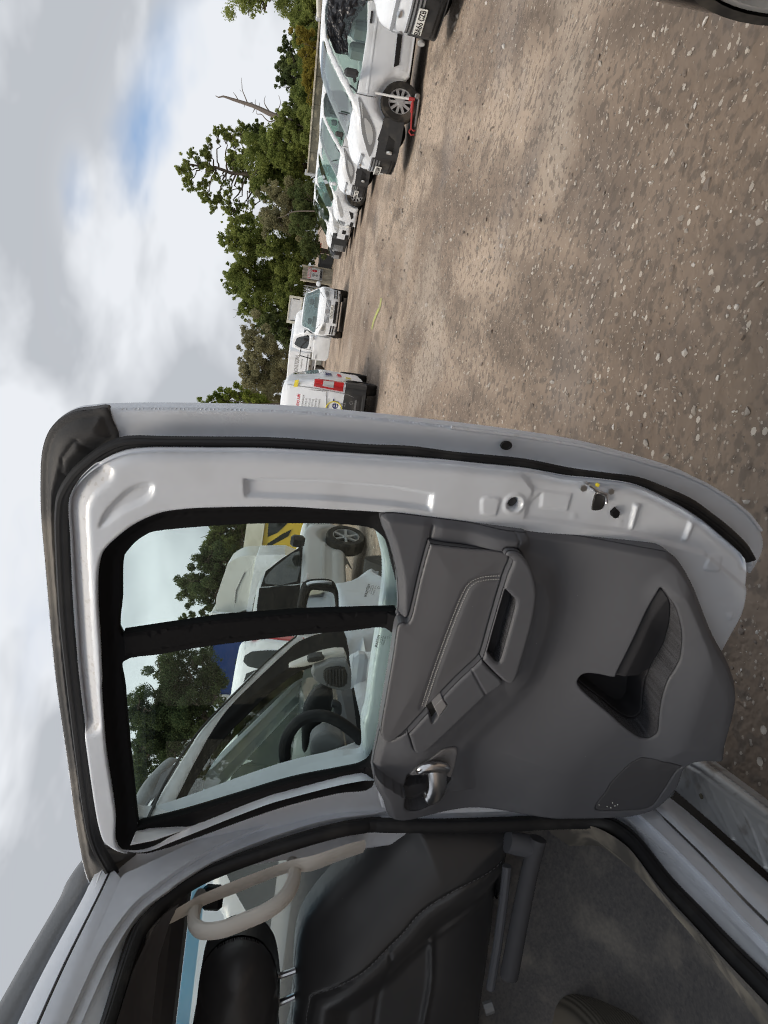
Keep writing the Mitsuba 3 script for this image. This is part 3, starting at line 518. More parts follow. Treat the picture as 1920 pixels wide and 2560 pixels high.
# roof, drip channel and roof bar
re_ = S(kD((80, 1180), (115, 1085), (240, 820), (385, 545), (440, 430)), -.004)
re2 = S(kG((108, 1190), (220, 1005), (335, 822), (480, 598), (650, 402), (800, 258), (960, 112), (1046, 52)), 0)
rl = resample(cs(np.vstack([re_, re2])), 120); nb = (rl[:, 1] < 1.5)
lz = resample(cs(la[:5]), 60); rz = resample(cs(re_), 60)
obj('roof_side', loft([rz + V(-.02, 0, .02), rz, rz * .66 + lz * .34 + V(.006, 0, 0), rz * .60 + lz * .40 + V(-.004, 0, -.004), rz * .55 + lz * .45 + V(.004, 0, .002), rz * .2 + lz * .8 + V(.004, 0, .002), lz], 60), 'silver', ap, smooth=40)
obj('drip_channel', tube(rz * .60 + lz * .40 + V(.002, 0, 0), .004, 6), 'rubber', ap)
roof = loft([rl, rl + V(-.03, 0, .022), rl * V(0, 1, 1) + V(-1.1, 0, .06), rl * V(0, 1, 1) + V(-1.55, 0, .06), rl * V(0, 1, 1) + V(-2.25, 0, .02)], 120)
roof = roof.slice_plane((0, 2.05, 0), (0, -1, 0)); obj('roof', roof, 'silver', pk, smooth=60)
rb = XP(kD((-60, 1250), (57, 1050), (185, 810), (300, 600), (365, 470)), -1.03); rb2 = XP(kC((140, 1680), (210, 1560), (300, 1455), (330, 1428)), -1.03)
obj('roof_bar', tube(resample(cs(np.vstack([rb, rb2 + V(0, 0, -.004)])), 60), .031, 14), 'bar_grey', pk)
# front door with its open window, wing, bonnet
fd = pk + '__front_door'
FW_o = S0(kG((302, 1060), (350, 970), (480, 722), (640, 482), (820, 302), (960, 172), (1060, 88), (1190, 40), (1320, 20), (1380, 330), (1438, 600), (1436, 645), (1400, 680), (1100, 777), (700, 932), (430, 1040), (340, 1086), (306, 1080)), 0)
FW_i = S0(kG((362, 1045), (420, 905), (560, 690), (660, 575), (740, 500), (860, 385), (1000, 275), (1110, 215), (1215, 176), (1312, 150), (1345, 330), (1372, 600), (1366, 652), (1100, 762), (700, 918), (430, 1026)), .0)
side = Frame((-.70, 0, .5), (0, 1, 0), (-.0872, 0, .9962), SN)
loc = lambda w: ((w - side.o) @ side.m.T)[:, :2]
fo, fi = cr(loc(FW_o), 4), cr(loc(FW_i), 4)
re2p = S0(kG((108, 1190), (220, 1005), (335, 822), (480, 598), (650, 402), (800, 258), (960, 112), (1046, 52)), 0)
fdo = np.vstack([loc(re2p), [[2.78, .64], [2.80, .1], [2.62, -.08], [1.62, -.08]], loc(S0(kD((1560, 15), (1300, 75), (1000, 180), (800, 275), (640, 330), (540, 350)), 0))])
pfd = Polygon(fdo).buffer(0); pfd = big(pfd).difference(Polygon(fo).buffer(0)); pfd = big(pfd)
def fd_h(p):
    e = segdist(p, loc(re2p)); o = sd(p, fo)
    return .012 * np.exp(-((p[:, 1] - .42) / .20) ** 2) - .014 * np.clip(1 - e / .03, 0, 1) ** 2 - .004 * np.exp(-((e - .022) / .003) ** 2) - .012 * np.clip(1 + o / .03, 0, 1) ** 2
obj('door_panel', side.mesh(relief(pfd, fd_h, .010, .002, .002)), 'silver_skylit', fd, smooth=60)
obj('inner_trim', box(.05, 1.10, .66, (-.80, 2.16, .84), .02), 'trim_dark', fd)
gl = loc(S0(kG((160, 1165), (300, 882), (480, 622), (700, 392), (900, 192), (1045, 72)), 0)); obj('roof_gap', side.mesh(tube(np.column_stack([resample(cr(gl, 4, False), 60), np.full(60, .0005)]), .0035, 6)), 'ink', fd)
pb = big(Polygon(fo).buffer(.003).difference(Polygon(fi).buffer(0)))
obj('window_seal', side.mesh(relief(pb, lambda p: -.012 - .016 * sst(.030, .004, -sd(p, fi)), .006, .002, back=-.06)), 'black_trim', fd, smooth=50)
obj('window_glass', side.mesh(relief(Polygon(fi).buffer(.01), -.03, .08, 0, 0)), 'pane', fd, smooth=False)
# wing with flared arch
kH = K(500, 1290, .30139)
wo = S0(kH((1000, 540), (1100, 530), (1150, 520), (1215, 492), (1290, 455), (1400, 425), (1500, 413), (1600, 412), (1720, 430), (1800, 800), (1100, 880)), -.07)
wl = loc(wo); wh = loc(S0(kH((1428, 480), (1436, 440), (1500, 410), (1620, 400), (1700, 640), (1620, 600), (1560, 560), (1480, 515)), -.07))
wf = Polygon(wl).buffer(.0).difference(Polygon(cr(wh, 3)).buffer(0)); wf = big(wf)
def w_h(p):
    e = segdist(p, wh, True); o = np.maximum(0, sd(p, wl)); fade = sst(0, .9, p[:, 0] - (wl[:, 0].min() - .1))
    return -.07 + .14 * fade - .05 * (1 - sst(0, .10, o)) + .02 * np.exp(-(e / .06) ** 2)
obj('front_wing', side.mesh(relief(wf, w_h, .02, .006, back=-.25)), 'silver', pk, smooth=60)
ww = V(-.72, float(3.2), .40)
cyl = lambda r, w, s=28: trimesh.creation.cylinder(r, w, sections=s)
tz = tr(kH((1520, 500), (1520, 500)), ('plane', (-.75, 0, .5), SN))[0]
t_ = trimesh.creation.cylinder(.38, .24, sections=36); t_.apply_transform(trimesh.transformations.rotation_matrix(math.pi / 2, (0, 1, 0))); t_.apply_translation((-.78, tz[1] + .05, .42)); obj('front_wheel', t_, 'tyre', pk)
hood = loft([V(-.78, 2.35, 1.02) + V(0, 1, 0) * k[:, None] * 1.5 + V(0, 0, -.10) * k[:, None] ** 2 for k in (np.linspace(0, 1, 12),)] + [V(x, 2.35, z) + V(0, 1, 0) * k[:, None] * (1.5 + e) + V(0, 0, -.10) * k[:, None] ** 2 for x, z, e in ((-1.0, 1.07, .06), (-1.48, 1.10, .12), (-1.96, 1.07, .06), (-2.2, 1.02, 0)) for k in (np.linspace(0, 1, 12),)], 12)
obj('bonnet', hood, 'silver', pk, smooth=60)
# wing mirror
mo = cr(YP(kH((815, 812), (820, 720), (842, 622), (872, 582), (930, 560), (1030, 556), (1085, 562), (1118, 580), (1142, 615), (1150, 700), (1148, 790), (1130, 815), (980, 822)), 2.42)[:, [0, 2]], 3)
mg = cr(YP(kH((878, 770), (872, 735), (890, 660), (908, 612), (940, 600), (1050, 612), (1108, 630), (1124, 660), (1132, 720), (1130, 778), (1100, 786), (950, 780)), 2.42)[:, [0, 2]], 3); mg = mg.mean(0) + (mg - mg.mean(0)) * .90
mfr = Frame((0, 2.42, 0), (1, 0, 0), (0, 0, 1), (0, -1, 0))
wm = pk + '__wing_mirror'
obj('housing', mfr.mesh(relief(Polygon(mo).buffer(0).difference(Polygon(mg).buffer(0)), lambda p: .02 + 0 * p[:, 0], .008, .014, back=-.09)), 'black_trim', wm, smooth=60)
mb = Polygon(mo).buffer(-.002); obj('shell', mfr.mesh(relief(mb, lambda p: -.085 - .04 * sst(0, .06, sd(p, mo)), .012, 0, 0)), 'silver', wm, smooth=True)
mgl = relief(mg, .008, .02, 0, 0); obj('mirror_glass', mfr.mesh(mgl), 'mirror_glass', wm, smooth=False)
arm = YP(kH((1140, 640), (1180, 560)), 2.42).mean(0); ch = cr(YP(kH((885, 566), (930, 550), (1030, 546), (1090, 552)), 2.42), 6, False); obj('chrome_trim', tube(ch + V(0, -.012, 0), .007, 8), 'chrome', wm)
bk = box(.16, .07, .05, (-.73, 2.44, 1.09), .015); obj('bracket', bk, 'silver', wm)

# ---- cabin
cab = pk + '__cabin'
fy = [(-.4, .44), (.3, .42), (.9, .41), (1.35, .415), (1.5, .44), (1.62, .50), (1.72, .60), (1.78, .72), (1.80, .95)]
obj('floor_carpet', loft([np.array([[x, y, z + max(0, x + .84) * .9 + .012 * math.sin(9 * x + 7 * y)] for x in np.linspace(-.735, -2.18, 24)]) for y, z in fy], 24), 'carpet', cab, smooth=True)
hs_ = resample(cs(S(kD((450, 1180), (482, 1095), (545, 900), (605, 760), (668, 655), (742, 596)), .05)), 30); obj('roof_side_trim', loft([hs_, hs_ + V(-.05, .01, .015), hs_ + V(-.14, .03, .03), hs_ + V(-.35, .05, .03)], 30), 'trim_dark', cab, smooth=60)
obj('tunnel', box(.30, 2.2, .16, (-1.52, 1.4, .46), .05), 'carpet', cab)
obj('under_seat', box(.52, .5, .30, (-1.12, 2.05, .56), .03), 'carpet', cab)
obj('bulkhead', box(1.4, .05, .75, (-1.47, 2.75, .75)), 'under', cab)
obj('headliner', box(1.10, 1.72, .03, (-1.62, 1.0, 1.675)), 'trim_dark', cab)
# driver's seat seen from behind
ds = pk + '__driver_seat'
sY = 1.66; sfr = Frame((0, sY, 0), (1, 0, 0), (0, 0, 1), (0, -1, 0)); sxz = lambda q, y=sY: YP(q, y)[:, [0, 2]]
so = np.vstack([sxz(kD((1640, 190), (1560, 290), (1515, 345), (1440, 430), (1380, 492), (1320, 562), (1262, 645), (1234, 720), (1222, 800), (1217, 900), (1215, 985), (1205, 1100), (1205, 1500))), sxz(kF((480, 1500), (495, 1100), (520, 900), (548, 700), (572, 450), (590, 330), (600, 190), (100, 130)))])
soc = cr(so, 3)
c1 = cr(sxz(np.vstack([kD((1270, 1300), (1270, 1095), (1272, 1000), (1282, 920), (1302, 862), (1400, 790), (1500, 720), (1580, 640), (1640, 580)), kF((210, 492), (300, 430), (400, 382), (560, 340))])), 5, False)
c2_ = cr(sxz(np.vstack([kD((1580, 640), (1592, 700), (1570, 800), (1545, 950), (1530, 1100), (1525, 1300))])), 5, False)
c3_ = cr(sxz(kF((100, 742), (190, 670), (300, 610), (420, 540), (570, 455))), 5, False); c4_ = cr(sxz(kF((262, 630), (262, 800), (240, 930), (215, 1080), (200, 1300))), 5, False)
cen = Polygon(np.vstack([c1, sxz(kF((560, 1300), (100, 1700)))])).buffer(0)
def seat_h(p):
    e = sd(p, soc); g = segdist(p, c1); ins = shapely.contains_xy(cen, p[:, 0], p[:, 1])
    h = .13 - .13 * (1 - np.sqrt(np.maximum(1 - (1 - np.clip(e / .16, 0, 1)) ** 2, 0)))
    h = np.where(ins, h - .05 * sst(.02, .10, g), h)
    for l, w, d in ((c1, .003, .009), (c2_, .0025, .006)): h -= d * np.exp(-(segdist(p, l) / w) ** 2)
    h += .010 * np.exp(-(segdist(p, c4_) / .006) ** 2) + .006 * np.exp(-(segdist(p, c3_) / .008) ** 2)
    return h
obj('backrest', sfr.mesh(relief(soc, seat_h, .006, .006, back=-.06)), 'leather', ds, smooth=True)
st = resample(c1, 150) ; hh = seat_h(st + (.004, .004)) + .003
obj('stitching', sfr.mesh(cat(*[tube(np.column_stack([st[i:i + 2] + (.004, .004), hh[i:i + 2]]), .0011, 5) for i in range(8, 148, 2)])), 'pad_leather', ds + '__backrest')
hr = np.vstack([sxz(kD((800, 1200), (812, 1040), (828, 900), (850, 822), (900, 757), (960, 724), (1020, 717), (1080, 737), (1126, 792), (1146, 850), (1158, 940), (1160, 1000), (1150, 1100), (1140, 1250), (960, 1330)), 1.60)])
hrc = cr(hr, 4); hl = cr(sxz(kD((829, 905), (858, 950), (950, 1000), (1050, 1052), (1080, 1055), (1108, 1030), (1132, 985), (1152, 925)), 1.60), 6, False)
hup = Polygon(np.vstack([hl, sxz(kD((1150, 700), (800, 700)), 1.6)])).buffer(0)
def hr_h(p):
    e = sd(p, hrc); h = .10 * np.sqrt(np.maximum(1 - (1 - np.clip(e / .085, 0, 1)) ** 2, 0)); g = segdist(p, hl)
    h += np.where(shapely.contains_xy(hup, p[:, 0], p[:, 1]), .012 * sst(0, .02, g), 0)
    return h - .006 * np.exp(-(g / .003) ** 2)
hfr = Frame((0, 1.60, 0), (1, 0, 0), (0, 0, 1), (0, -1, 0))
obj('headrest', hfr.mesh(relief(hrc, hr_h, .005, .004, back=-.07)), 'leather', ds, smooth=True)
for q in (((1160, 895), (1225, 872)), ((1150, 1012), (1230, 975))):
    w = YP(kD(*q), 1.64); obj('headrest_post', tube(np.vstack([w[:1] * 1.3 - w[1:] * .3, w[1:] * 1.3 - w[:1] * .3]), .0075, 10), 'chrome', ds)
b1 = YP(kF((598, 430), (585, 560), (560, 750), (530, 930)), 1.56); obj('seat_rail', tube(resample(b1, 12), .011, 10), 'trim_grey', ds)
b2 = YP(kF((725, 320), (690, 450), (655, 620), (628, 760), (605, 880)), 1.54); rr_ = np.linspace(.020, .022, 24); obj('valance_roll', tube(resample(cr(b2, 5, False), 24), rr_, 12), 'trim_dark', ds)
b3 = YP(kF((600, 330), (680, 350), (720, 358)), 1.55); obj('belt_reel', tube(b3, .026, 16), 'trim_grey', ds)
b4 = YP(kF((540, 1000), (505, 1012)), 1.55); obj('rail_end', tube(np.vstack([b4[0], b4[1]]), .015, 10), 'bar_grey', ds)
cv = ZP(kF((715, 1100), (725, 1010), (755, 960), (800, 935), (860, 945), (925, 985), (1000, 1070), (1050, 1200), (730, 1200)), .53)[:, :2]
cvr = cr(cv, 4); zf = Frame((0, 0, .53), (1, 0, 0), (0, 1, 0), (0, 0, 1))
obj('rear_seat_base', zf.mesh(relief(cvr, lambda p: .03 * np.sqrt(np.maximum(1 - (1 - np.clip(sd(p, cvr) / .05, 0, 1)) ** 2, 0)), .006, .004, back=-.09)), 'fabric', cab, smooth=True)
# grab handle on the pillar
gh = pk + '__grab_handle'
gs = S(kD((640, 690), (670, 655), (760, 600), (840, 555), (1000, 490), (1190, 420), (1300, 395), (1430, 352), (1515, 330)), .075)
gs2 = S(kD((650, 700), (690, 668), (760, 632), (845, 585), (1000, 525), (1190, 450), (1300, 440), (1420, 395), (1518, 362)), .095)
gl_ = [resample(cr(l, 5, False), 60) for l in (gs, gs2)]
obj('base_strip', loft([gl_[0] + V(-.02, .03, 0), gl_[0], gl_[1], gl_[1] + V(-.03, .03, 0)], 60), 'beige', gh, smooth=50)
loop = S(kD((835, 560), (812, 610), (803, 660), (815, 695), (855, 710), (930, 700), (1020, 665), (1110, 625), (1180, 570), (1215, 510), (1222, 455), (1215, 425)), .11)
obj('loop', tube(resample(cr(loop, 6, False), 70), .0165, 12, .8), 'beige', gh)
# dashboard, wheel, windscreen
dsh = pk + '__dashboard'
prof = Polygon([(2.14, .62), (2.10, .90), (2.12, 1.14), (2.20, 1.235), (2.45, 1.275), (2.80, 1.25), (2.80, .5), (2.3, .5)])
d_ = prism(prof.buffer(.02).buffer(-.01), -.68, .68); d_.vertices = np.stack([-1.48 + d_.vertices[:, 2], d_.vertices[:, 0], d_.vertices[:, 1]], 1); d_.fix_normals(); obj('panel', d_, 'grey_plastic', dsh)
def dplate(q, y, h, mat, nm, r=.006):
    w = YP(q, y)[:, [0, 2]]; f_ = Frame((0, y, 0), (1, 0, 0), (0, 0, 1), (0, -1, 0)); return obj(nm, f_.mesh(relief(cr(w, 2), h, .008, r, r, back=-.05)), mat, dsh, smooth=40)
dplate(kG((1000, 262), (1060, 232), (1205, 178), (1330, 165), (1340, 232), (1300, 230), (1190, 232), (1090, 255)), 2.10, .0, 'beige', 'end_cap')
dplate(kG((1118, 205), (1198, 190), (1206, 212), (1122, 230)), 2.08, .0, 'ink', 'side_vent', .002)
dplate(kG((1150, 260), (1340, 215), (1370, 380), (1280, 392), (1200, 360), (1150, 330)), 2.06, .0, 'grey_plastic', 'vent_surround')
dplate(kG((1208, 285), (1250, 262), (1335, 265), (1345, 350), (1300, 378), (1220, 350)), 2.045, .0, 'ink', 'air_vent', .003)
for t in np.linspace(.12, .88, 6):
    a_ = YP(kG((1212 + 120 * t, 268), (1212 + 122 * t, 368)), 2.04); obj('vane', tube(a_, .0022, 5), 'black_plastic', dsh + '__air_vent')
dplate(kG((1080, 560), (1110, 470), (1160, 400), (1230, 380), (1262, 410), (1265, 480), (1240, 560), (1150, 640), (1110, 760), (1080, 760)), 2.05, .0, 'ink', 'instrument_hood', .02)
a_ = YP(kG((1255, 470), (1285, 480), (1290, 520), (1270, 545)), 1.98); obj('stalk', tube(cr(a_, 4, False), .012, 8), 'black_plastic', dsh)
sw = YP(kG((985, 830), (975, 760), (985, 690), (1020, 620), (1070, 570), (1135, 545), (1215, 545), (1290, 575), (1350, 615), (1420, 680), (1460, 800)), 1.88)
sh_ = pk + '__steering_wheel'
obj('rim', tube(resample(cr(sw, 6, False), 80), .0165, 12), 'rubber', sh_)
hub = YP(kG((1130, 700), (1190, 640), (1260, 640), (1330, 700), (1300, 800), (1150, 820)), 1.92)[:, [0, 2]]; obj('hub', Frame((0, 1.92, 0), (1, 0, 0), (0, 0, 1), (0, -1, 0)).mesh(relief(cr(hub, 3), .02, .01, .02, back=-.06)), 'grey_plastic', sh_, smooth=50)
sp_ = YP(kG((1262, 790), (1290, 700), (1350, 680), (1365, 640)), 1.86)
ws = [np.array([[-.90, y, z], [-2.06, y, z]]) for y, z in ((1.98, 1.545), (2.84, 1.25))]
strip = [ws[0], ws[0] * .89 + ws[1] * .11]
obj('windscreen', loft([strip[1], ws[1]], 2), 'pane', pk, smooth=False)
scene['blue_tint'] = {'type': 'thindielectric', 'int_ior': 1.5, 'specular_transmittance': {'type': 'rgb', 'value': [.07, .30, .43]}}
obj('sun_strip', loft(strip, 2), 'blue_tint', pk + '__windscreen', smooth=False)
for x in (-.88, -2.08): obj('windscreen_pillar', tube(np.array([[x * 1.06, 1.98, 1.53], [x * 1.0, 2.86, 1.22]]), .035, 8), 'silver', pk)
mi_ = YP(kD((882, 570), (882, 571)), 2.0)[0]; obj('mirror_inside', box(.07, .04, .06, mi_, .012), 'ink', pk + '__cabin'); obj('header', box(1.28, .20, .12, (-1.53, 1.90, 1.605), .03), 'trim_dark', pk + '__cabin')
for x in (-1.15, -1.85): obj('sun_visor', box(.42, .16, .022, (x, 1.80, 1.615), .008), 'grey_plastic', pk + '__cabin')
# far side: door panels below the windows and pillars
obj('far_doors', box(.06, 2.6, .72, (-2.22, 1.5, .80), .02), 'trim_dark', cab)
for y in (.35, 1.55): obj('far_pillar', box(.06, .14, .62, (-2.17, y, 1.40)), 'trim_dark', cab)
obj('passenger_seat', cat(box(.48, .16, .62, (-1.86, 1.78, .88), .06), box(.28, .12, .20, (-1.86, 1.76, 1.33), .05)), 'leather', cab)
# side step, underbody
stp = pk + '__side_step'
k3 = K(1300, 1650, .37372)
zb = .385; sf = Frame((0, 0, zb), (1, 0, 0), (0, 1, 0), (0, 0, 1))
bo = ZP(k3((1080, 595), (1130, 632), (1400, 838), (1659, 1038), (2300, 1535)), zb)[:, :2]; bi = ZP(k3((2300, 2050), (1659, 1437), (1300, 1112), (985, 838), (900, 765)), zb)[:, :2]
bpz = Polygon(np.vstack([bo, bi]))
gro = [ZP(k3(*q), zb)[:, :2] for q in (((1100, 700), (1150, 790), (1190, 920), (1238, 1040)), ((1200, 800), (1270, 960), (1340, 1080), (1430, 1200)), ((1270, 845), (1330, 980), (1420, 1170), (1436, 1200)), ((1380, 940), (1440, 1060), (1520, 1210), (1650, 1390)), ((1490, 1010), (1560, 1150), (1650, 1390)), ((1600, 1110), (1700, 1300), (1850, 1560)))]
edge_l = ZP(k3((1085, 680), (1200, 745), (1400, 905), (1659, 1085), (2300, 1580)), zb)[:, :2]
bpc = np.asarray(bpz.exterior.coords)[:-1]
def st_h(p):
    h = np.zeros(len(p))
    for q in gro: h += .004 * np.exp(-(segdist(p, q) / .0035) ** 2)
    return h - .006 * np.exp(-(segdist(p, edge_l) / .003) ** 2) - .02 * np.clip(1 - segdist(p, bo) / .025, 0, 1) ** 2
obj('tread', sf.mesh(relief(bpz, st_h, .004, .008, back=-.05)), 'step_alloy', stp, smooth=True)
rst = ZP(k3((1215, 912), (1215, 912)), zb)[0]; b = trimesh.creation.icosphere(2, .006); b.apply_scale((1, 1.3, .3)); b.apply_translation(rst + V(0, 0, .001)); obj('rust_spot', b, 'old_timber', stp)
obj('underbody', box(1.4, 4.2, .16, (-1.50, 1.6, .28)), 'under', pk)
obj('chassis_tube', tube(np.array([[-.86, -.6, .36], [-.86, 2.6, .36]]), .05, 8), 'under', pk)

# ---------------------------------------------------------------- vehicles
CS = m3.CrossSection
def ex(poly, h, view):
    c = CS([np.asarray(p, float).tolist() for p in ([poly] if not isinstance(poly, Polygon) else [np.asarray(poly.exterior.coords)[:-1]])], m3.FillRule.NonZero)
    m = c.extrude(h)
    if view == 'side': return m.translate((0, 0, -h / 2)).transform([[1, 0, 0, 0], [0, 0, -1, 0], [0, 1, 0, 0]])
    if view == 'front': return m.translate((0, 0, -h / 2)).transform([[0, 0, 1, 0], [1, 0, 0, 0], [0, 1, 0, 0]])
    return m.translate((0, 0, -1))
def mirror_half(h): h = np.asarray(h, float); return h
def half_plan(h): h = np.asarray(h, float); return np.vstack([h, h[::-1] * (1, -1)])
def half_front(h): h = np.asarray(h, float); return np.vstack([h, h[::-1] * (-1, 1)])
def off(p, d):
    g = Polygon(p).buffer(0)
    g = g.buffer(d, join_style=2) if d else g
    return big(g)
class Car:
    def __init__(s, key, pose, side, plan, front, arches=(), R=.36, scale=.947, paint='white_paint', open_=False, soft=5):
        s.key, s.sc, s.paint = key, scale, paint
        c, n = math.cos(pose[2]), math.sin(pose[2]); s.fr = Frame((pose[0], pose[1], pose[3] if len(pose) > 3 else 0), (c, n, 0), (-n, c, 0), (0, 0, 1))
        s.S, s.P, s.F = cr(side, 4), cr(half_plan(plan), 3), cr(half_front(front), 3)
        s.base = s.shell(0); s.bigs = {}
        body = s.base
        for x, r in arches:
            for sg in (1, -1): body -= m3.Manifold.cylinder(.5, r, r, 40).transform([[1, 0, 0, x], [0, 0, -1, sg * 1.0 + .25], [0, 1, 0, R]])
        s.body, s.soft, s.open_, s.panes = body, soft, open_, []
        if open_: s.body -= s.shell(-.05) ^ m3.Manifold.cube((9, 4, 3)).translate((-8, -2, .82))
    def shell(s, d):
        return ex(off(s.S, d), 4, 'side') ^ ex(off(s.P, d), 4, 'plan') ^ ex(off(s.F, d), 12, 'front')
    def region(s, view, poly):
        if view in 'LR':
            m = ex(poly, 4, 'side'); return m ^ m3.Manifold.cube((20, 2, 4)).translate((-10, .25 if view == 'L' else -2.25, -.5))
        if view in 'FB':
            m = ex(poly, 12, 'front'); x0, x1 = s.S[:, 0].min(), s.S[:, 0].max(); xm = x1 - .62 if view == 'F' else x0 + .22
            return m ^ m3.Manifold.cube((20, 6, 4)).translate((xm if view == 'F' else xm - 20, -3, -.5))
        return ex(poly, 4, 'plan') ^ m3.Manifold.cube((20, 6, 4)).translate((-10, -3, 1.0))
    def put(s, name, mesh, mat, sub=None, smooth=35):
        m = mesh.copy(); m.vertices = m.vertices * s.sc; return obj(name, s.fr.mesh(m), mat, s.key + ('__' + sub if sub else ''), smooth)
    def panel(s, view, poly, mat, name, t=.006, inner=0.0, sub=None, smooth=35, cut=False):
        if t not in s.bigs: s.bigs[t] = s.shell(t)
        if not cut: s.body
        r = s.region(view, np.asarray(poly, float))
        pn = (s.bigs[t] - (s.base if not inner else s.shell(-inner))) ^ r
        if cut: s.body -= (s.shell(.03) - s.shell(-.08)) ^ r; pn = (s.shell(-.004) - s.shell(-.008)) ^ r
        if pn.num_tri() == 0: return None
        return s.put(name, tm(pn), mat, sub, smooth)
    def window(s, view, poly, name='window', glass=None):
        poly = cr(poly, 3)
        if s.open_: return s.panel(view, poly, glass or 'pane', name, cut=True)
        return s.panel(view, poly, glass or 'dark_glass', name, .005)
    def finish(s, name='body', ref=.09):
        m = tm(s.body.refine_to_length(ref)); m.merge_vertices()
        if s.soft: trimesh.smoothing.filter_taubin(m, .5, -.52, s.soft)
        return s.put(name, m, s.paint, smooth=38)
    def wheel(s, x, y, R, w=.20, rim=.62, n=10, rot=0.0, rim_mat='alloy', name='wheel'):
        sg = 1 if y > 0 else -1; hb = len([1])
        prof = [(R * rim, -w / 2), (R * .93, -w / 2 - .004), (R * .985, -w / 2 + .02), (R, -w / 2 + .05), (R, w / 2 - .05), (R * .985, w / 2 - .02), (R * .93, w / 2 + .004), (R * rim, w / 2)]
        ty = trimesh.creation.revolve(np.array(prof), sections=40)
        rr = R * rim; parts = [trimesh.creation.annulus(rr * .93, rr * 1.01, w * .9, sections=40)]
        for k in range(n):
            a = rot + k * 2 * math.pi / n; b = trimesh.convex.convex_hull(np.array([[.0, -.020, w * .36], [.0, .020, w * .36], [rr * .96, -.024, w * .40], [rr * .96, .024, w * .40], [0, -.02, w * .22], [0, .02, w * .22], [rr * .96, -.016, w * .28], [rr * .96, .016, w * .28]]))
            b.apply_transform(trimesh.transformations.rotation_matrix(a, (0, 0, 1))); parts.append(b)
        h = trimesh.creation.cylinder(.05, .03, sections=20); h.apply_translation((0, 0, w * .40)); parts.append(h)
        disc = trimesh.creation.cylinder(rr * .93, .02, sections=30); disc.apply_translation((0, 0, -.01))
        rm = cat(*parts); M = np.eye(4); M[:3, :3] = np.array([[1, 0, 0], [0, 0, sg], [0, 1, 0]]).astype(float)
        if sg < 0: M[:3, :3] = np.array([[1, 0, 0], [0, 0, -1], [0, 1, 0]])
        k = num(s.key + '__' + name)
        for nm, m_, mt in (('tyre', ty, 'tyre'), ('rim', rm, rim_mat), ('drum', disc, 'under')):
            m_ = m_.copy(); m_.apply_transform(M); m_.apply_translation((x, y, R)); m_.fix_normals() if nm == 'tyre' else None
            s_ = m_; s_.vertices = s_.vertices * s.sc; obj(nm, s.fr.mesh(s_), mt, k)
        return k
    def b(s, name, size, c, mat, bev=.01, sub=None): return s.put(name, box(*size, c, bev), mat, sub, 30)
    def t(s, name, path, r, mat, sub=None, k=8): return s.put(name, tube(np.asarray(path, float), r, k), mat, sub)
    def write(s, view, txt, h, c, mat, name='lettering', t=.002, bold=True, sub=None, tilt=0.0):
        """flat lettering standing on a face: c = centre, reading left to right as seen from outside"""
        m = text(txt, h, t, bold); m.apply_translation(-m.bounds.mean(0)); 
        if tilt: m.apply_transform(trimesh.transformations.rotation_matrix(-tilt, (1, 0, 0)))
        ax = {'F': ((0, 1, 0), (0, 0, 1), (1, 0, 0)), 'B': ((0, -1, 0), (0, 0, 1), (-1, 0, 0)), 'L': ((-1, 0, 0), (0, 0, 1), (0, 1, 0)), 'R': ((1, 0, 0), (0, 0, 1), (0, -1, 0))}[view]
        return s.put(name, Frame(c, *ax).mesh(m), mat, sub, False)
rect = lambda x0, y0, x1, y1: np.array([(x0, y0), (x1, y0), (x1, y1), (x0, y1)], float)

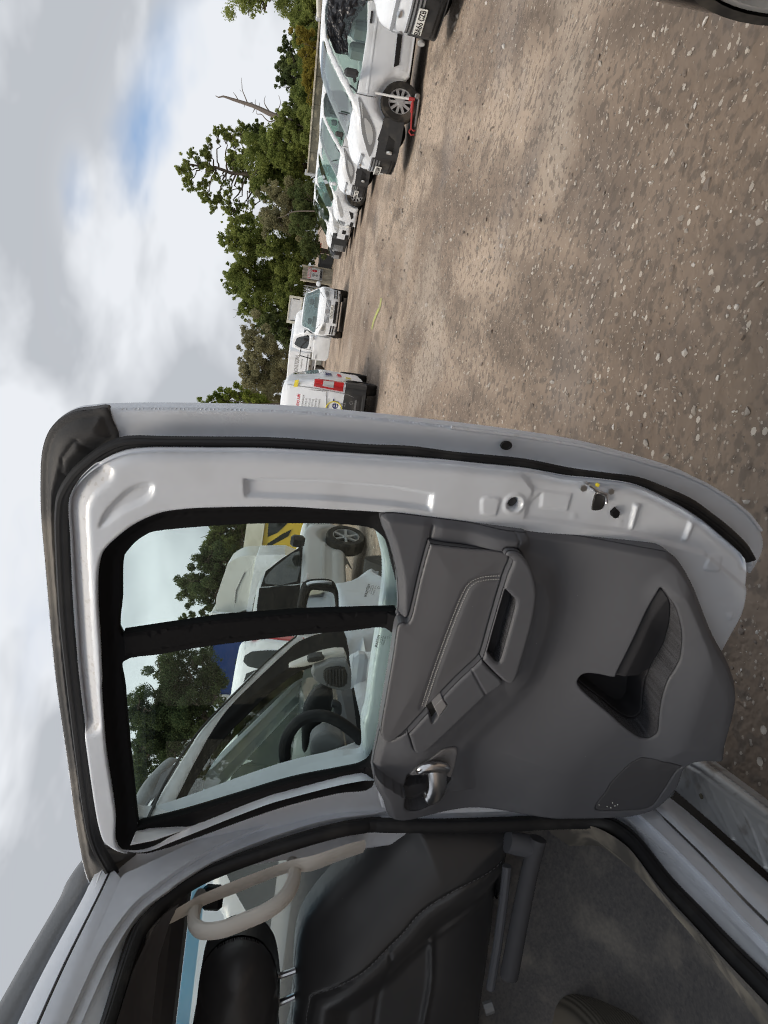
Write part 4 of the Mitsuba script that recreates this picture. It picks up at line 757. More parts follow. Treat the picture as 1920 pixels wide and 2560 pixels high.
VAN_S = [(-3.48, .36), (-3.53, .6), (-3.52, 1.0), (-3.45, 1.55), (-3.34, 1.78), (-3.0, 1.84), (-2.2, 1.86), (-1.3, 1.84), (-.80, 1.77), (-.45, 1.60), (-.1, 1.36), (.22, 1.13), (.5, 1.05), (.72, .95), (.84, .80), (.89, .62), (.91, .48), (.89, .32), (.80, .23), (.4, .22), (-3.2, .24), (-3.42, .28)]
VAN_P = [(-3.53, 0), (-3.52, .5), (-3.46, .80), (-3.2, .88), (-1, .91), (0, .90), (.45, .83), (.72, .62), (.86, .30), (.91, 0)]
VAN_F = [(0, .2), (.80, .2), (.87, .26), (.90, .45), (.915, .9), (.89, 1.1), (.82, 1.45), (.74, 1.70), (.66, 1.80), (.5, 1.85), (.25, 1.87), (0, 1.875)]
def connect(key, pose, plate, open_=False, near=True, emblem=.86):
    c = Car(key, pose, VAN_S, VAN_P, VAN_F, ((0, .39), (-2.66, .39)), .33, open_=open_)
    c.panel('F', [(-.9, .16), (.9, .16), (.9, .56), (.74, .62), (.62, .50), (.48, .46), (.40, .66), (-.40, .66), (-.48, .46), (-.62, .50), (-.74, .62), (-.9, .56)], 'black_plastic', 'front_bumper', .010)
    c.panel('L', [(.30, .10), (1.0, .10), (1.0, .60), (.55, .60), (.40, .46)], 'black_plastic', 'bumper_end', .0085); c.panel('R', [(.30, .10), (1.0, .10), (1.0, .60), (.55, .60), (.40, .46)], 'black_plastic', 'bumper_end', .0085)
    for z in (.505, .555, .605, .650): c.panel('F', rect(-.37 - (z - .5) * .2, z - .012, .37 + (z - .5) * .2, z + .012), 'ink' if z > 1 else 'lamp_dark', 'grille_bar', .020)
    for z in (.30, .25): c.panel('F', rect(-.42, z - .012, .42, z + .012), 'ink', 'lower_grille', .016)
    for sg in (1, -1):
        fl = np.array([(.55, .30), (.76, .32), (.80, .44), (.60, .46)]) * (sg, 1); c.panel('F', fl[::sg], 'ink', 'fog_recess', .013)
        d = trimesh.creation.cylinder(.05, .03); d.apply_transform(trimesh.transformations.rotation_matrix(math.pi / 2, (0, 1, 0))); d.apply_translation((.775, sg * .655, .38)); c.put('fog_lamp', d, 'clear_lens')
        hs = np.array([(.06, 1.04), (.30, .98), (.58, .90), (.80, .74), (.80, .68), (.62, .66), (.45, .72)])
        v = 'L' if sg > 0 else 'R'; hk = c.panel(v, cr(hs, 3), 'lamp_dark', 'headlight', .012)
        sub = hk[len(key) + 2:] if hk else None
        c.panel(v, cr([(.36, .90), (.55, .84), (.70, .75), (.66, .70), (.52, .73), (.42, .80)], 3), 'clear_lens', 'lens', .018, sub=sub)
        c.panel(v, cr([(.14, 1.0), (.34, .945), (.36, .925), (.16, .975)], 2), 'clear_lens', 'indicator', .016, sub=sub)
        c.window(v, [(-1.38, 1.10), (-.04, 1.09), (-.20, 1.24), (-.48, 1.47), (-.84, 1.68), (-1.0, 1.72), (-1.38, 1.73)], 'side_window')
        c.t('mirror_arm', [(-.18, sg * .86, 1.14), (-.20, sg * 1.0, 1.16)], .03, 'black_plastic'); c.b('door_mirror', (.10, .20, .24), (-.22, sg * 1.06, 1.22), 'black_plastic', .04)
        c.t('door_seam', [(.02, sg * .912, 1.09), (.03, sg * .925, .9), (.02, sg * .92, .75)], .006, 'ink')
        c.t('door_seam', [(-1.42, sg * .885, 1.12), (-1.42, sg * .918, .9), (-1.40, sg * .914, .35)], .006, 'ink')
        c.panel(v, [(-1.35, .46), (-.55, .44), (-.50, .52), (-1.35, .545)], 'ink', 'side_moulding', .014)
        c.panel(v, rect(-1.26, .985, -1.08, 1.02), 'black_plastic', 'door_handle', .025)
        c.panel(v, rect(-3.2, .90, .0, .925), c.paint, 'swage_line', .010)
        for x in (0, -2.66): c.wheel(x, sg * .80, .33, rot=.2 + x)
    c.panel('F', rect(-.44, .815, .44, .86), 'lamp_dark', 'upper_grille', .012)
    e = trimesh.creation.icosphere(2, 1); e.apply_scale((.02, .085, .04)); e.apply_translation((.875, 0, emblem - .02)); c.put('badge', e, 'chrome')
    c.window('T', [(-.78, -.62), (-.50, -.72), (.16, -.80), (.22, -.5), (.25, 0), (.22, .5), (.16, .80), (-.50, .72), (-.78, .62), (-.84, 0)], 'windscreen')
    c.t('wiper', [(.16, .25, 1.19), (-.02, -.30, 1.33)], .012, 'ink')
    pk_ = c.b('number_plate', (.016, .52, .115), (.925, 0, .50), 'plate_white', .004)
    c.write('F', plate, .075, (.936, 0, .50), 'ink', 'plate_text', sub='number_plate')
    if open_:
        for y in (.42, -.42): c.b('seat', (.16, .46, .62), (-1.15, y, .98), 'lamp_dark', .05); c.b('head_restraint', (.10, .26, .18), (-1.2, y, 1.40), 'lamp_dark', .04)
        c.b('dash_top', (.5, 1.5, .25), (-.05, 0, .96), 'black_plastic', .05); c.b('bulkhead', (.03, 1.5, .9), (-1.6, 0, 1.1), 'grey_plastic')
        c.put('steering_wheel', Frame((-.45, -.4, 1.12), (0, 1, 0), (-.5, 0, .87), (.87, 0, .5)).mesh(trimesh.creation.torus(.18, .018, 24, 8)), 'ink')
    c.finish(); c.b('underbody', (3.9, 1.5, .14), (-1.4, 0, .26), 'under', 0)
    return c
k = thing('white_van', 'white panel van with its nose cut by the frame, number plate BA66 CZB', 'van', 'white vans parked in a row')
connect(k, (6.446, 9.209, 3.18), 'BA66 CZB', emblem=.80)
k = thing('white_van', 'white panel van with black plastic sheeting in its side window and a clamped front wheel', 'van', 'white vans parked in a row')
v1 = connect(k, (6.03, 12.70, 3.018, .04), 'BV65 KHP', True)
# crumpled plastic sheet hanging in the window opening
u, w = np.meshgrid(np.linspace(0, 1, 70), np.linspace(0, 1, 50)); p3 = np.stack([u * 7, w * 5, 0 * u], -1); f1 = meshkit.fbm(p3, 4, 5); f2 = meshkit.fbm(p3 * 2.5 + 3, 4, 6)
top = np.interp(u, [0, .35, .7, 1], [1.74, 1.74, 1.70, 1.52]); bot = np.interp(u, [0, .25, .45, .7, 1], [1.08, 1.16, 1.30, 1.36, 1.30]); xs = -1.50 + .95 * u
vv = np.stack([xs + .06 * (f1 - .5), .905 - (top + (bot - top) * w - 1.1) * .13 - .05 * w + .14 * (f1 - .5) + .10 * (f2 - .5) + .03 * w, top + (bot - top) * w + .05 * (f2 - .5)], -1).reshape(-1, 3)
i = (np.arange(49)[:, None] * 70 + np.arange(69)).ravel(); shm = trimesh.Trimesh(vv, np.vstack([np.stack([i, i + 1, i + 71], 1), np.stack([i, i + 71, i + 70], 1)]), process=False)
shm.vertices *= v1.sc; tag(obj('plastic_sheet', v1.fr.mesh(shm), 'polythene', smooth=True), 'crumpled black plastic sheet taped in the side window of the clamped van', 'sheet')
# wheel clamp
ck = thing('wheel_clamp', 'red and white wheel clamp locked on the front wheel of a white van', 'wheel clamp')
def cl(name, path, r, mat, kk=8): m = tube(np.asarray(path, float), r, kk); m.vertices *= v1.sc; return obj(name, v1.fr.mesh(m), mat, ck)
cl('white_arm', [(-.03, .96, .78), (-.03, .965, .5), (-.04, .98, .16)], .020, 'white_plain'); cl('red_sleeve', [(-.04, .985, .20), (-.035, .99, .10)], .034, 'red_paint')
cl('red_arm', [(-.06, 1.0, .13), (.20, 1.03, .12), (.44, 1.06, .10)], .014, 'red_paint'); cl('red_joint', [(.02, 1.0, .13), (.18, 1.03, .125)], .026, 'red_paint')
cl('hook', [(.44, 1.06, .10), (.50, 1.06, .13), (.54, 1.05, .08), (.52, 1.04, .03)], .012, 'red_paint'); cl('hook', [(.44, 1.06, .10), (.47, 1.05, .05), (.45, 1.04, .02)], .011, 'red_paint')
m = box(.42, .10, .03, (.16, .98, .03), .01); m.vertices *= v1.sc; obj('base_plate', v1.fr.mesh(m), 'steel', ck)
m = box(.09, .06, .09, (-.10, .98, .06), .02); m.vertices *= v1.sc; obj('padlock', v1.fr.mesh(m), 'steel', ck)
k = thing('white_van', 'white panel van standing directly behind the clamped van, dark lower bumper', 'van', 'white vans parked in a row')
connect(k, (8.44, 20.63, 3.155), 'BK66 YTD', True)
# white car with body-coloured bumper
k = thing('white_van', 'white van with body coloured bumper and triangular fog lamp recess, second behind the clamped van', 'van', 'white vans parked in a row')
c = Car(k, (8.754, 24.36, 2.95), [(-3.5, .4), (-3.5, 1.2), (-3.4, 1.7), (-3.1, 1.80), (-2.2, 1.82), (-1.2, 1.78), (-.4, 1.42), (.2, 1.08), (.55, .99), (.80, .80), (.90, .6), (.92, .42), (.86, .24), (.5, .20), (-3.2, .24)], VAN_P, VAN_F, ((0, .38), (-2.66, .38)), .33, open_=True)
for sg, v in ((1, 'L'), (-1, 'R')):
    c.window(v, [(-1.38, 1.06), (-.05, 1.04), (-.30, 1.24), (-.75, 1.52), (-1.0, 1.62), (-1.38, 1.64)], 'side_window')
    c.window(v, [(-3.0, 1.08), (-1.48, 1.06), (-1.48, 1.64), (-3.0, 1.62)], 'side_window')
    c.panel(v, cr([(.10, 1.0), (.42, .93), (.74, .76), (.66, .70), (.45, .78)], 3), 'clear_lens', 'headlight', .012)
    c.panel(v, [(.52, .52), (.74, .40), (.70, .34), (.56, .36)], 'ink', 'fog_recess', .010); c.b('door_mirror', (.10, .18, .2), (-.22, sg * 1.02, 1.15), 'white_paint', .04)
    c.wheel(0, sg * .80, .33, n=9); c.wheel(-2.66, sg * .80, .33, n=9); c.t('door_seam', [(-1.42, sg * .89, 1.1), (-1.42, sg * .918, .8), (-1.4, sg * .914, .35)], .006, 'ink')
for z in (.62, .67, .72, .77): c.panel('F', rect(-.40, z - .015, .40, z + .015), 'lamp_dark', 'grille_bar', .014)
c.panel('F', rect(-.45, .30, .45, .40), 'ink', 'lower_grille', .010); c.b('number_plate', (.016, .52, .11), (.93, 0, .48), 'plate_white', .004)
c.panel('F', rect(-.36, .80, .36, .84), 'chrome', 'chrome_bar', .014)
c.window('T', [(-1.1, -.66), (.05, -.78), (.14, 0), (.05, .78), (-1.1, .66)], 'windscreen', 'pane' if 0 else None); c.finish(); c.b('underbody', (3.8, 1.5, .14), (-1.4, 0, .26), 'under', 0)
k = thing('white_van', 'white van with a black square hole in its bumper, third behind the clamped van', 'van', 'white vans parked in a row')
c = Car(k, (9.25, 27.5, 3.02), VAN_S, VAN_P, VAN_F, ((0, .39), (-2.66, .39)), .33, open_=True)
for sg, v in ((1, 'L'), (-1, 'R')):
    c.window(v, [(-1.38, 1.10), (-.04, 1.09), (-.48, 1.47), (-.90, 1.70), (-1.38, 1.72)], 'side_window'); c.panel(v, cr([(.06, 1.04), (.58, .92), (.80, .72), (.5, .74)], 3), 'clear_lens', 'headlight', .012); c.wheel(0, sg * .80, .33); c.wheel(-2.66, sg * .80, .33)
c.panel('F', rect(.50, .40, .66, .54), 'ink', 'bumper_hole', .012); c.panel('F', rect(-.45, .26, .45, .40), 'ink', 'lower_grille', .012); c.panel('F', [(-.5, .72), (.5, .72), (.4, .88), (-.4, .88)], 'ink', 'upper_grille', .012)
c.window('T', [(-.8, -.66), (.16, -.80), (.25, 0), (.16, .80), (-.8, .66)], 'windscreen'); c.finish(); c.b('underbody', (3.8, 1.5, .14), (-1.4, 0, .26), 'under', 0)
k = thing('white_van', 'farthest white van of the row, its bumper gone and dark radiator bare', 'van', 'white vans parked in a row')
c = Car(k, (9.45, 29.7, 3.06), VAN_S, VAN_P, VAN_F, ((0, .39), (-2.66, .39)), .33, open_=True)
for sg, v in ((1, 'L'), (-1, 'R')):
    c.window(v, [(-1.38, 1.10), (-.04, 1.09), (-.48, 1.47), (-.90, 1.70), (-1.38, 1.72)], 'side_window'); c.panel(v, cr([(.10, 1.04), (.5, .95), (.62, .80), (.4, .80)], 3), 'clear_lens', 'headlight', .012); c.wheel(0, sg * .80, .33); c.wheel(-2.66, sg * .80, .33)
c.panel('F', rect(-.80, .22, .80, .86), 'black_plastic', 'bare_front', .014); c.panel('F', rect(-.5, .34, .5, .74), 'bar_grey', 'radiator', .03)
for z in (.40, .48, .56, .64): c.panel('F', rect(-.5, z, .5, z + .02), 'lamp_dark', 'radiator_fin', .036, sub='radiator')
c.window('T', [(-.8, -.66), (.16, -.80), (.25, 0), (.16, .80), (-.8, .66)], 'windscreen'); c.finish(); c.b('underbody', (3.8, 1.5, .14), (-1.4, 0, .26), 'under', 0)
k = thing('black_car', 'black car nose just showing past the farthest white van', 'car')
c = Car(k, (10.0, 32.9, 3.06), [(-3.4, .4), (-3.4, .9), (-3.0, 1.0), (-2.5, 1.35), (-1.6, 1.42), (-.9, 1.30), (-.1, .95), (.5, .88), (.80, .74), (.9, .5), (.8, .24), (-3.2, .24)], VAN_P, [(0, .2), (.82, .2), (.88, .5), (.86, .85), (.66, 1.35), (.4, 1.43), (0, 1.44)], ((0, .36), (-2.5, .36)), .31, paint='black_gloss')
for sg in (1, -1): c.wheel(0, sg * .78, .31); c.wheel(-2.5, sg * .78, .31); c.panel('L' if sg > 0 else 'R', cr([(.2, .86), (.6, .78), (.74, .62), (.4, .68)], 3), 'clear_lens', 'headlight', .012)
c.panel('F', rect(-.4, .35, .4, .6), 'lamp_dark', 'grille', .012); c.window('T', [(-.85, -.6), (-.1, -.74), (0, 0), (-.1, .74), (-.85, .6)], 'windscreen'); c.finish()

# white 4x4 facing us
k = thing('white_four_by_four', 'white four by four car facing the camera across the yard, plate under its badge', 'car')
c = Car(k, (5.64, 27.76, 4.556), [(-3.7, .5), (-3.75, .9), (-3.6, 1.15), (-3.2, 1.60), (-2.6, 1.71), (-1.7, 1.73), (-1.0, 1.66), (-.45, 1.38), (.0, 1.12), (.4, 1.06), (.70, .96), (.84, .78), (.90, .56), (.86, .38), (.70, .28), (-3.5, .32)],
        [(-3.75, 0), (-3.72, .6), (-3.5, .86), (-2.9, .95), (0, .96), (.4, .90), (.70, .72), (.85, .36), (.91, 0)], [(0, .3), (.85, .3), (.94, .45), (.97, .8), (.93, 1.08), (.80, 1.40), (.68, 1.62), (.5, 1.70), (0, 1.74)], ((0, .42), (-2.85, .42)), .37, open_=True)
for sg, v in ((1, 'L'), (-1, 'R')):
    c.window(v, [(-1.9, 1.12), (-.22, 1.12), (-.5, 1.34), (-1.0, 1.56), (-1.3, 1.60), (-1.9, 1.62)], 'side_window'); c.window(v, [(-3.2, 1.14), (-2.0, 1.12), (-2.0, 1.62), (-2.7, 1.60), (-3.0, 1.48)], 'side_window')
    hp_ = np.array([(.46, .74), (.80, .72), (.93, .80), (.92, .96), (.78, .95), (.50, .84)]) * (sg, 1); hk = c.panel('F', cr(hp_[::sg], 3), 'clear_lens', 'headlight', .012)
    c.panel('F', cr((np.array([(.56, .77), (.74, .77), (.76, .88), (.58, .85)]) * (sg, 1))[::sg], 3), 'lamp_dark', 'lens', .018, sub=hk[len(k) + 2:])
    for z in (.40, .49): c.panel('F', (np.array([(.52, z), (.86, z + .02), (.84, z + .07), (.52, z + .05)]) * (sg, 1))[::sg], 'ink', 'side_grille', .012)
    c.b('door_mirror', (.12, .20, .18), (-.30, sg * 1.06, 1.20), 'white_paint', .05); c.wheel(0, sg * .80, .37, .25); c.wheel(-2.85, sg * .80, .37, .25)
for z in (.66, .71, .76, .81): c.panel('F', rect(-.44, z - .012, .44, z + .014), 'lamp_dark', 'grille_bar', .012)
d = trimesh.creation.cylinder(.085, .03, sections=28); d.apply_transform(trimesh.transformations.rotation_matrix(math.pi / 2, (0, 1, 0))); d.apply_translation((.905, 0, .745)); c.put('badge', d, 'chrome')
c.panel('F', rect(-.42, .36, .42, .47), 'ink', 'lower_grille', .012); c.b('number_plate', (.016, .52, .11), (.92, 0, .57), 'plate_white', .004); c.write('F', 'OV58 VKJ', .075, (.931, 0, .57), 'ink', 'plate_text', sub='number_plate')
c.window('T', [(-1.05, -.60), (-.55, -.70), (.0, -.82), (.06, 0), (.0, .82), (-.55, .70), (-1.05, .60), (-1.1, 0)], 'windscreen')
for y in (.4, -.4): c.b('seat', (.16, .46, .6), (-1.5, y, .95), 'grey_plastic', .05); c.b('head_restraint', (.1, .25, .17), (-1.55, y, 1.36), 'grey_plastic', .04)
c.b('dash_top', (.5, 1.5, .22), (-.35, 0, .98), 'grey_plastic', .05)
for y in (.74, -.74): c.t('bonnet_seam', [(.02, y, 1.125), (.45, y * .93, 1.06), (.72, y * .72, .955)], .008, 'ink')
dk_ = k + '__open_door'
dfr = Frame((-.12, -.97, 0), (-.30, -.95, 0), (0, 0, 1), (.95, -.30, 0))
def dput(nm, m, mt): c.put(nm, dfr.mesh(m), mt, 'open_door')
dput('door_panel', relief(Polygon([(0, .42), (.85, .42), (1.0, .52), (1.02, 1.10), (0, 1.10)]), lambda p: .03 + .02 * np.sin((p[:, 1] - .42) * 4.6), .03, .02, back=-.05), 'white_paint')
dput('window_frame', tube(np.array([(.02, 1.10, 0), (.25, 1.36, -.02), (.55, 1.58, -.05), (.95, 1.60, -.05), (1.0, 1.10, 0)]), .022, 6), 'ink')
dput('door_handle', box(.16, .03, .04, (.86, .95, .06), .01), 'chrome'); dput('door_mirror', box(.20, .17, .12, (.10, 1.20, .10), .04), 'white_paint'); dput('mirror_face', box(.15, .12, .02, (.12, 1.20, .03), .005), 'lamp_dark')
c.finish(); c.b('underbody', (3.6, 1.6, .2), (-1.5, 0, .36), 'under', 0); c.b('skid_panel', (.2, 1.5, .12), (.62, 0, .30), 'black_plastic', .04)

# lettered van seen from behind
k = thing('lettered_white_van', 'white van with purple and red lettering on its rear doors, beside the open pickup door', 'van')
c = Car(k, (.61, 12.7, 1.384), [(0, .30), (-.03, .6), (0, 1.0), (.08, 1.5), (.16, 1.74), (.4, 1.80), (1.4, 1.80), (2.2, 1.72), (2.9, 1.20), (3.5, 1.05), (3.75, .8), (3.8, .4), (3.5, .25), (.2, .26)],
        [(-.03, 0), (-.02, .55), (.05, .76), (.25, .84), (2.6, .85), (3.3, .78), (3.7, .5), (3.8, 0)], [(0, .2), (.80, .2), (.85, .5), (.86, .9), (.82, 1.2), (.74, 1.6), (.64, 1.76), (.4, 1.82), (0, 1.84)], ((.60, .37), (3.0, .37)), .31)
c.panel('B', [(-.87, .18), (.87, .18), (.87, .66), (.66, .58), (.60, .44), (-.60, .44), (-.66, .58), (-.87, .66)], 'black_plastic', 'rear_bumper', .014); c.panel('R', [(-.1, .18), (.22, .18), (.22, .60), (-.1, .66)], 'black_plastic', 'bumper_end', .012)
c.panel('B', rect(-.56, .40, .56, .435), 'bar_grey', 'bumper_step', .022)
for sg in (-1, 1):
    lk = c.panel('B', (np.array([(.68, .68), (.87, .68), (.85, 1.22), (.70, 1.22)]) * (sg, 1))[::sg], 'red_lens', 'tail_light', .016)
    c.panel('B', (np.array([(.72, .86), (.84, .86), (.83, 1.06), (.73, 1.06)]) * (sg, 1))[::sg], 'clear_lens', 'reverse_lens', .022, sub=lk[len(k) + 2:])
    c.panel('B', (np.array([(.64, 1.52), (.80, 1.50), (.79, 1.57), (.63, 1.59)]) * (sg, 1))[::sg], 'yellow_line', 'yellow_mark', .008)
    fr_ = cr(np.array([(.06, .98), (.60, .98), (.64, 1.04), (.60, 1.46), (.52, 1.56), (.06, 1.58)]) * (sg, 1), 3)
    c.t('panel_groove', np.column_stack([np.interp(fr_[:, 1], [.98, 1.58], [-.015, .108]), fr_[:, 0], fr_[:, 1]]), .006, 'grey_ink', k=6)
    for x in (.60, 3.0): c.wheel(x, sg * .74, .31, rim_mat='alloy_dark')
c.t('door_seam', [(.145, -.655, 1.70), (.03, -.665, 1.3), (-.012, -.665, 1.0), (-.02, -.645, .6), (-.02, -.60, .45)], .005, 'grey_ink')
for s_, h, y, z, mt, b in (('services.co.uk', .062, -.23, 1.48, 'red_print', True), ('Repairs & Maintenance', .036, -.25, 1.385, 'grey_ink', False), ('Plumbing to', .036, -.33, 1.325, 'grey_ink', False), ('Gas & Electrical', .036, -.29, 1.265, 'grey_ink', False), ('Plastering', .036, -.35, 1.205, 'grey_ink', False), ('& Carpentry', .036, -.35, 1.145, 'grey_ink', False), ('Surveys', .036, -.39, 1.085, 'grey_ink', False),
        ('building services', .022, -.40, .915, 'grey_ink', False), ('Premier', .14, -.18, .80, 'blue_ink', True), ('Cleaning, Security &', .036, -.24, .665, 'grey_ink', True), ('Property Maintenance &', .036, -.21, .612, 'grey_ink', True), ('Building Care', .036, -.30, .558, 'grey_ink', True)):
    x = float(np.interp(z, [.3, .6, 1.0, 1.5], [0, -.03, 0, .08])) - .008
    c.write('B', s_, h, (x, y, z), mt, 'lettering', bold=b)
rg = trimesh.creation.torus(.15, .010, 40, 6); c.put('logo_ring', Frame((-.03, -.33, .80), (0, -1, 0), (0, 0, 1), (-1, 0, 0)).mesh(rg), 'yellow_line')
for y in (-.18, -.33, -.50): c.put('emblem_ring', Frame((-.036, y, .495), (0, -1, 0), (0, 0, 1), (-1, 0, 0)).mesh(trimesh.creation.torus(.028, .004, 24, 6)), 'grey_ink')
for s_, h, x, z, mt in (('Premier', .16, 1.3, .95, 'blue_ink'), ('maintenance', .09, 1.4, .72, 'red_print'), ('0800', .10, 1.0, .55, 'yellow_line')): c.write('R', s_, h, (x, -.872, z), mt, 'side_lettering')
c.window('R', [(1.7, 1.10), (2.75, 1.10), (2.2, 1.55), (1.7, 1.60)], 'side_window'); c.finish(); c.b('underbody', (3.2, 1.4, .14), (1.8, 0, .27), 'under', 0); c.t('axle', [(.6, -.7, .31), (.6, .7, .31)], .05, 'under')

# removal truck with lettered body and cab, ground showing under its chassis
def pose_at(q, dist): 
    d = tr([q], ('plane', (0, dist, 0), (0, 1, 0)))[0]; return d
k = thing('white_chassis_truck', 'white lettered box truck with bare chassis rails behind its cab door', 'truck')
c = Car(k, (7.1, 40.2, -1.14, .05), [(-.9, .62), (-1.0, 1.1), (-1.0, 1.95), (-.8, 2.1), (.0, 2.1), (.5, 1.95), (.95, 1.45), (1.35, 1.28), (1.5, .9), (1.5, .45), (1.2, .38), (-.6, .42)], [(-1.0, 0), (-1.0, .92), (.6, .95), (1.25, .8), (1.5, .4), (1.52, 0)], [(0, .3), (.92, .3), (.97, .7), (.95, 1.2), (.84, 1.95), (.7, 2.1), (0, 2.14)], ((.75, .42),), .36)
for sg, v in ((1, 'L'), (-1, 'R')):
    c.window(v, [(-.55, 1.22), (.72, 1.20), (.58, 1.50), (.25, 1.84), (-.1, 1.92), (-.55, 1.92)], 'cab_window'); c.t('door_seam', [(-.62, sg * .90, 1.9), (-.64, sg * .965, 1.2), (-.62, sg * .975, .5)], .008, 'ink'); c.panel(v, rect(-.5, 1.02, -.3, 1.06), 'ink', 'door_handle', .03)
    c.b('door_mirror', (.1, .16, .3), (.55, sg * 1.10, 1.35), 'black_plastic', .03); c.wheel(.75, sg * .82, .36); c.wheel(-2.9, sg * .80, .36)
    c.b('chassis_rail', (3.2, .08, .16), (-2.5, sg * .42, .70), 'white_plain', .01); c.b('side_guard', (2.2, .05, .08), (-1.9, sg * .88, .60), 'white_plain', .01)
c.window('T', [(.45, -.75), (1.2, -.85), (1.2, .85), (.45, .75)], 'windscreen_glass') if 0 else c.window('F', [(-.8, 1.3), (.8, 1.3), (.66, 1.9), (-.66, 1.9)], 'windscreen')
bx = c.b('box_body', (3.4, 2.0, 1.30), (-2.75, 0, 1.60), 'white_paint', .05)
c.write('R', 'RENOVATIONS', .24, (-2.55, -1.005, 1.72), 'grey_ink', 'lettering'); c.write('R', 'building and repair', .09, (-2.2, -1.005, 1.42), 'grey_ink', 'lettering', bold=False)
c.t('rub_strip', [(-4.4, -1.005, 1.12), (-1.1, -1.005, 1.12)], .03, 'grey_plastic'); c.b('rear_light_board', (.08, 1.7, .28), (-4.25, 0, .72), 'plate_white', .02)
c.finish(); c.b('fuel_tank', (.7, .5, .3), (-1.8, .3, .55), 'under', .05)

# dark car at the right edge, nearly all outside the frame
k = thing('dark_car', 'dark car at the right edge with only an alloy wheel and bumper foot showing', 'car')
c = Car(k, (2.235, 1.53, 1.45), [(-3.4, .4), (-3.4, .9), (-3.0, 1.0), (-2.5, 1.35), (-1.6, 1.42), (-.9, 1.30), (-.1, .95), (.5, .88), (.80, .74), (.9, .5), (.84, .22), (.5, .17), (-3.2, .20)], VAN_P, [(0, .15), (.82, .15), (.88, .5), (.86, .85), (.66, 1.35), (.4, 1.43), (0, 1.44)], ((0, .37), (-2.5, .37)), .33, scale=1.0, paint='black_gloss')
for sg in (1, -1): c.wheel(0, sg * .80, .33, .21, .82, 7, .3, 'alloy'); c.wheel(-2.5, sg * .80, .33, .21, .74, 7)
c.finish()

# ---- seen through the door glass
wc_ = tr([(863, 1352)], ('plane', (0, 0, .33), (0, 0, 1)))[0]; hd_ = math.radians(66); SILV = (wc_[0] - .76 * math.sin(hd_), wc_[1] + .76 * math.cos(hd_), hd_)
k = thing('silver_four_by_four', 'silver four by four with black window frames seen through the door glass', 'car')
c = Car(k, SILV, [(-3.9, .55), (-3.95, 1.0), (-3.8, 1.2), (-3.6, 1.70), (-3.2, 1.78), (-1.9, 1.80), (-1.25, 1.74), (-.75, 1.42), (-.35, 1.16), (.2, 1.08), (.62, 1.0), (.78, .8), (.82, .5), (.7, .35), (-3.7, .40)], [(-3.95, 0), (-3.9, .7), (-3.6, .86), (-.5, .89), (.4, .84), (.72, .6), (.82, 0)], [(0, .35), (.82, .35), (.88, .6), (.89, 1.0), (.84, 1.16), (.74, 1.6), (.64, 1.75), (0, 1.81)], ((0, .42), (-2.6, .42)), .35, paint='silver_far')
for sg, v in ((1, 'L'), (-1, 'R')):
    for x0, x1, xt in ((-3.7, -2.55, -2.55), (-2.45, -1.62, -1.62)): c.panel(v, [(x0, 1.10), (x1, 1.10), (x1, 1.72), (x0 + .08, 1.70)], 'black_trim', 'window_frame', .008); c.window(v, [(x0 + .1, 1.15), (x1 - .05, 1.15), (x1 - .05, 1.66), (x0 + .14, 1.66)], 'side_window', 'dark_glass')
    c.panel(v, [(-1.58, 1.10), (-.42, 1.10), (-.80, 1.42), (-1.15, 1.66), (-1.58, 1.70)], 'black_trim', 'window_frame', .008); c.panel(v, cr([(-1.52, 1.15), (-.60, 1.15), (-.88, 1.40), (-1.20, 1.60), (-1.52, 1.64)], 2), 'dark_glass', 'front_window', .012)
    c.b('door_mirror', (.14, .22, .24), (-.60, sg * 1.04, 1.20), 'black_gloss', .05); c.wheel(0, sg * .80, .35, .24, .68, 6); c.wheel(-2.6, sg * .80, .35, .24, .68, 6)
    c.t('door_seam', [(-1.6, sg * .90, 1.08), (-1.6, sg * .90, .5)], .006, 'ink'); c.panel(v, rect(-3.4, .72, -.3, .78), 'silver_far', 'rubbing_strip', .02); c.panel(v, rect(-1.52, .98, -1.34, 1.01), 'chrome', 'door_handle', .03); c.panel(v, rect(-2.5, .98, -2.32, 1.01), 'chrome', 'door_handle', .03)
c.panel('T', rect(-2.6, -.5, -1.5, .5), 'dark_glass', 'sunroof', .006); c.window('F', [(-.74, 1.18), (.74, 1.18), (.62, 1.66), (-.62, 1.66)], 'windscreen'); c.panel('F', rect(-.6, .55, .6, .85), 'black_gloss', 'grille', .012); c.finish()
k = thing('black_four_by_four', 'black vehicle front with a white number plate beyond the silver four by four', 'car')
c = Car(k, (.85, 16.6, -1.0), [(-3.4, .5), (-3.4, 1.6), (-1.2, 1.7), (-.5, 1.2), (.5, 1.1), (.8, .9), (.85, .4), (-3.2, .4)], VAN_P, VAN_F, ((0, .4),), .35, paint='black_gloss')
c.b('number_plate', (.02, .52, .12), (.9, 0, .62), 'plate_white', .004); c.b('lamp_bar', (.08, 1.2, .1), (.86, 0, .92), 'black_plastic', .03)
for y in (-.45, .45): c.panel('F', rect(y - .14, .74, y + .14, .9), 'clear_lens', 'headlight', .012)
for sg in (1, -1): c.wheel(0, sg * .8, .35); c.wheel(-2.6, sg * .8, .35)
c.finish()
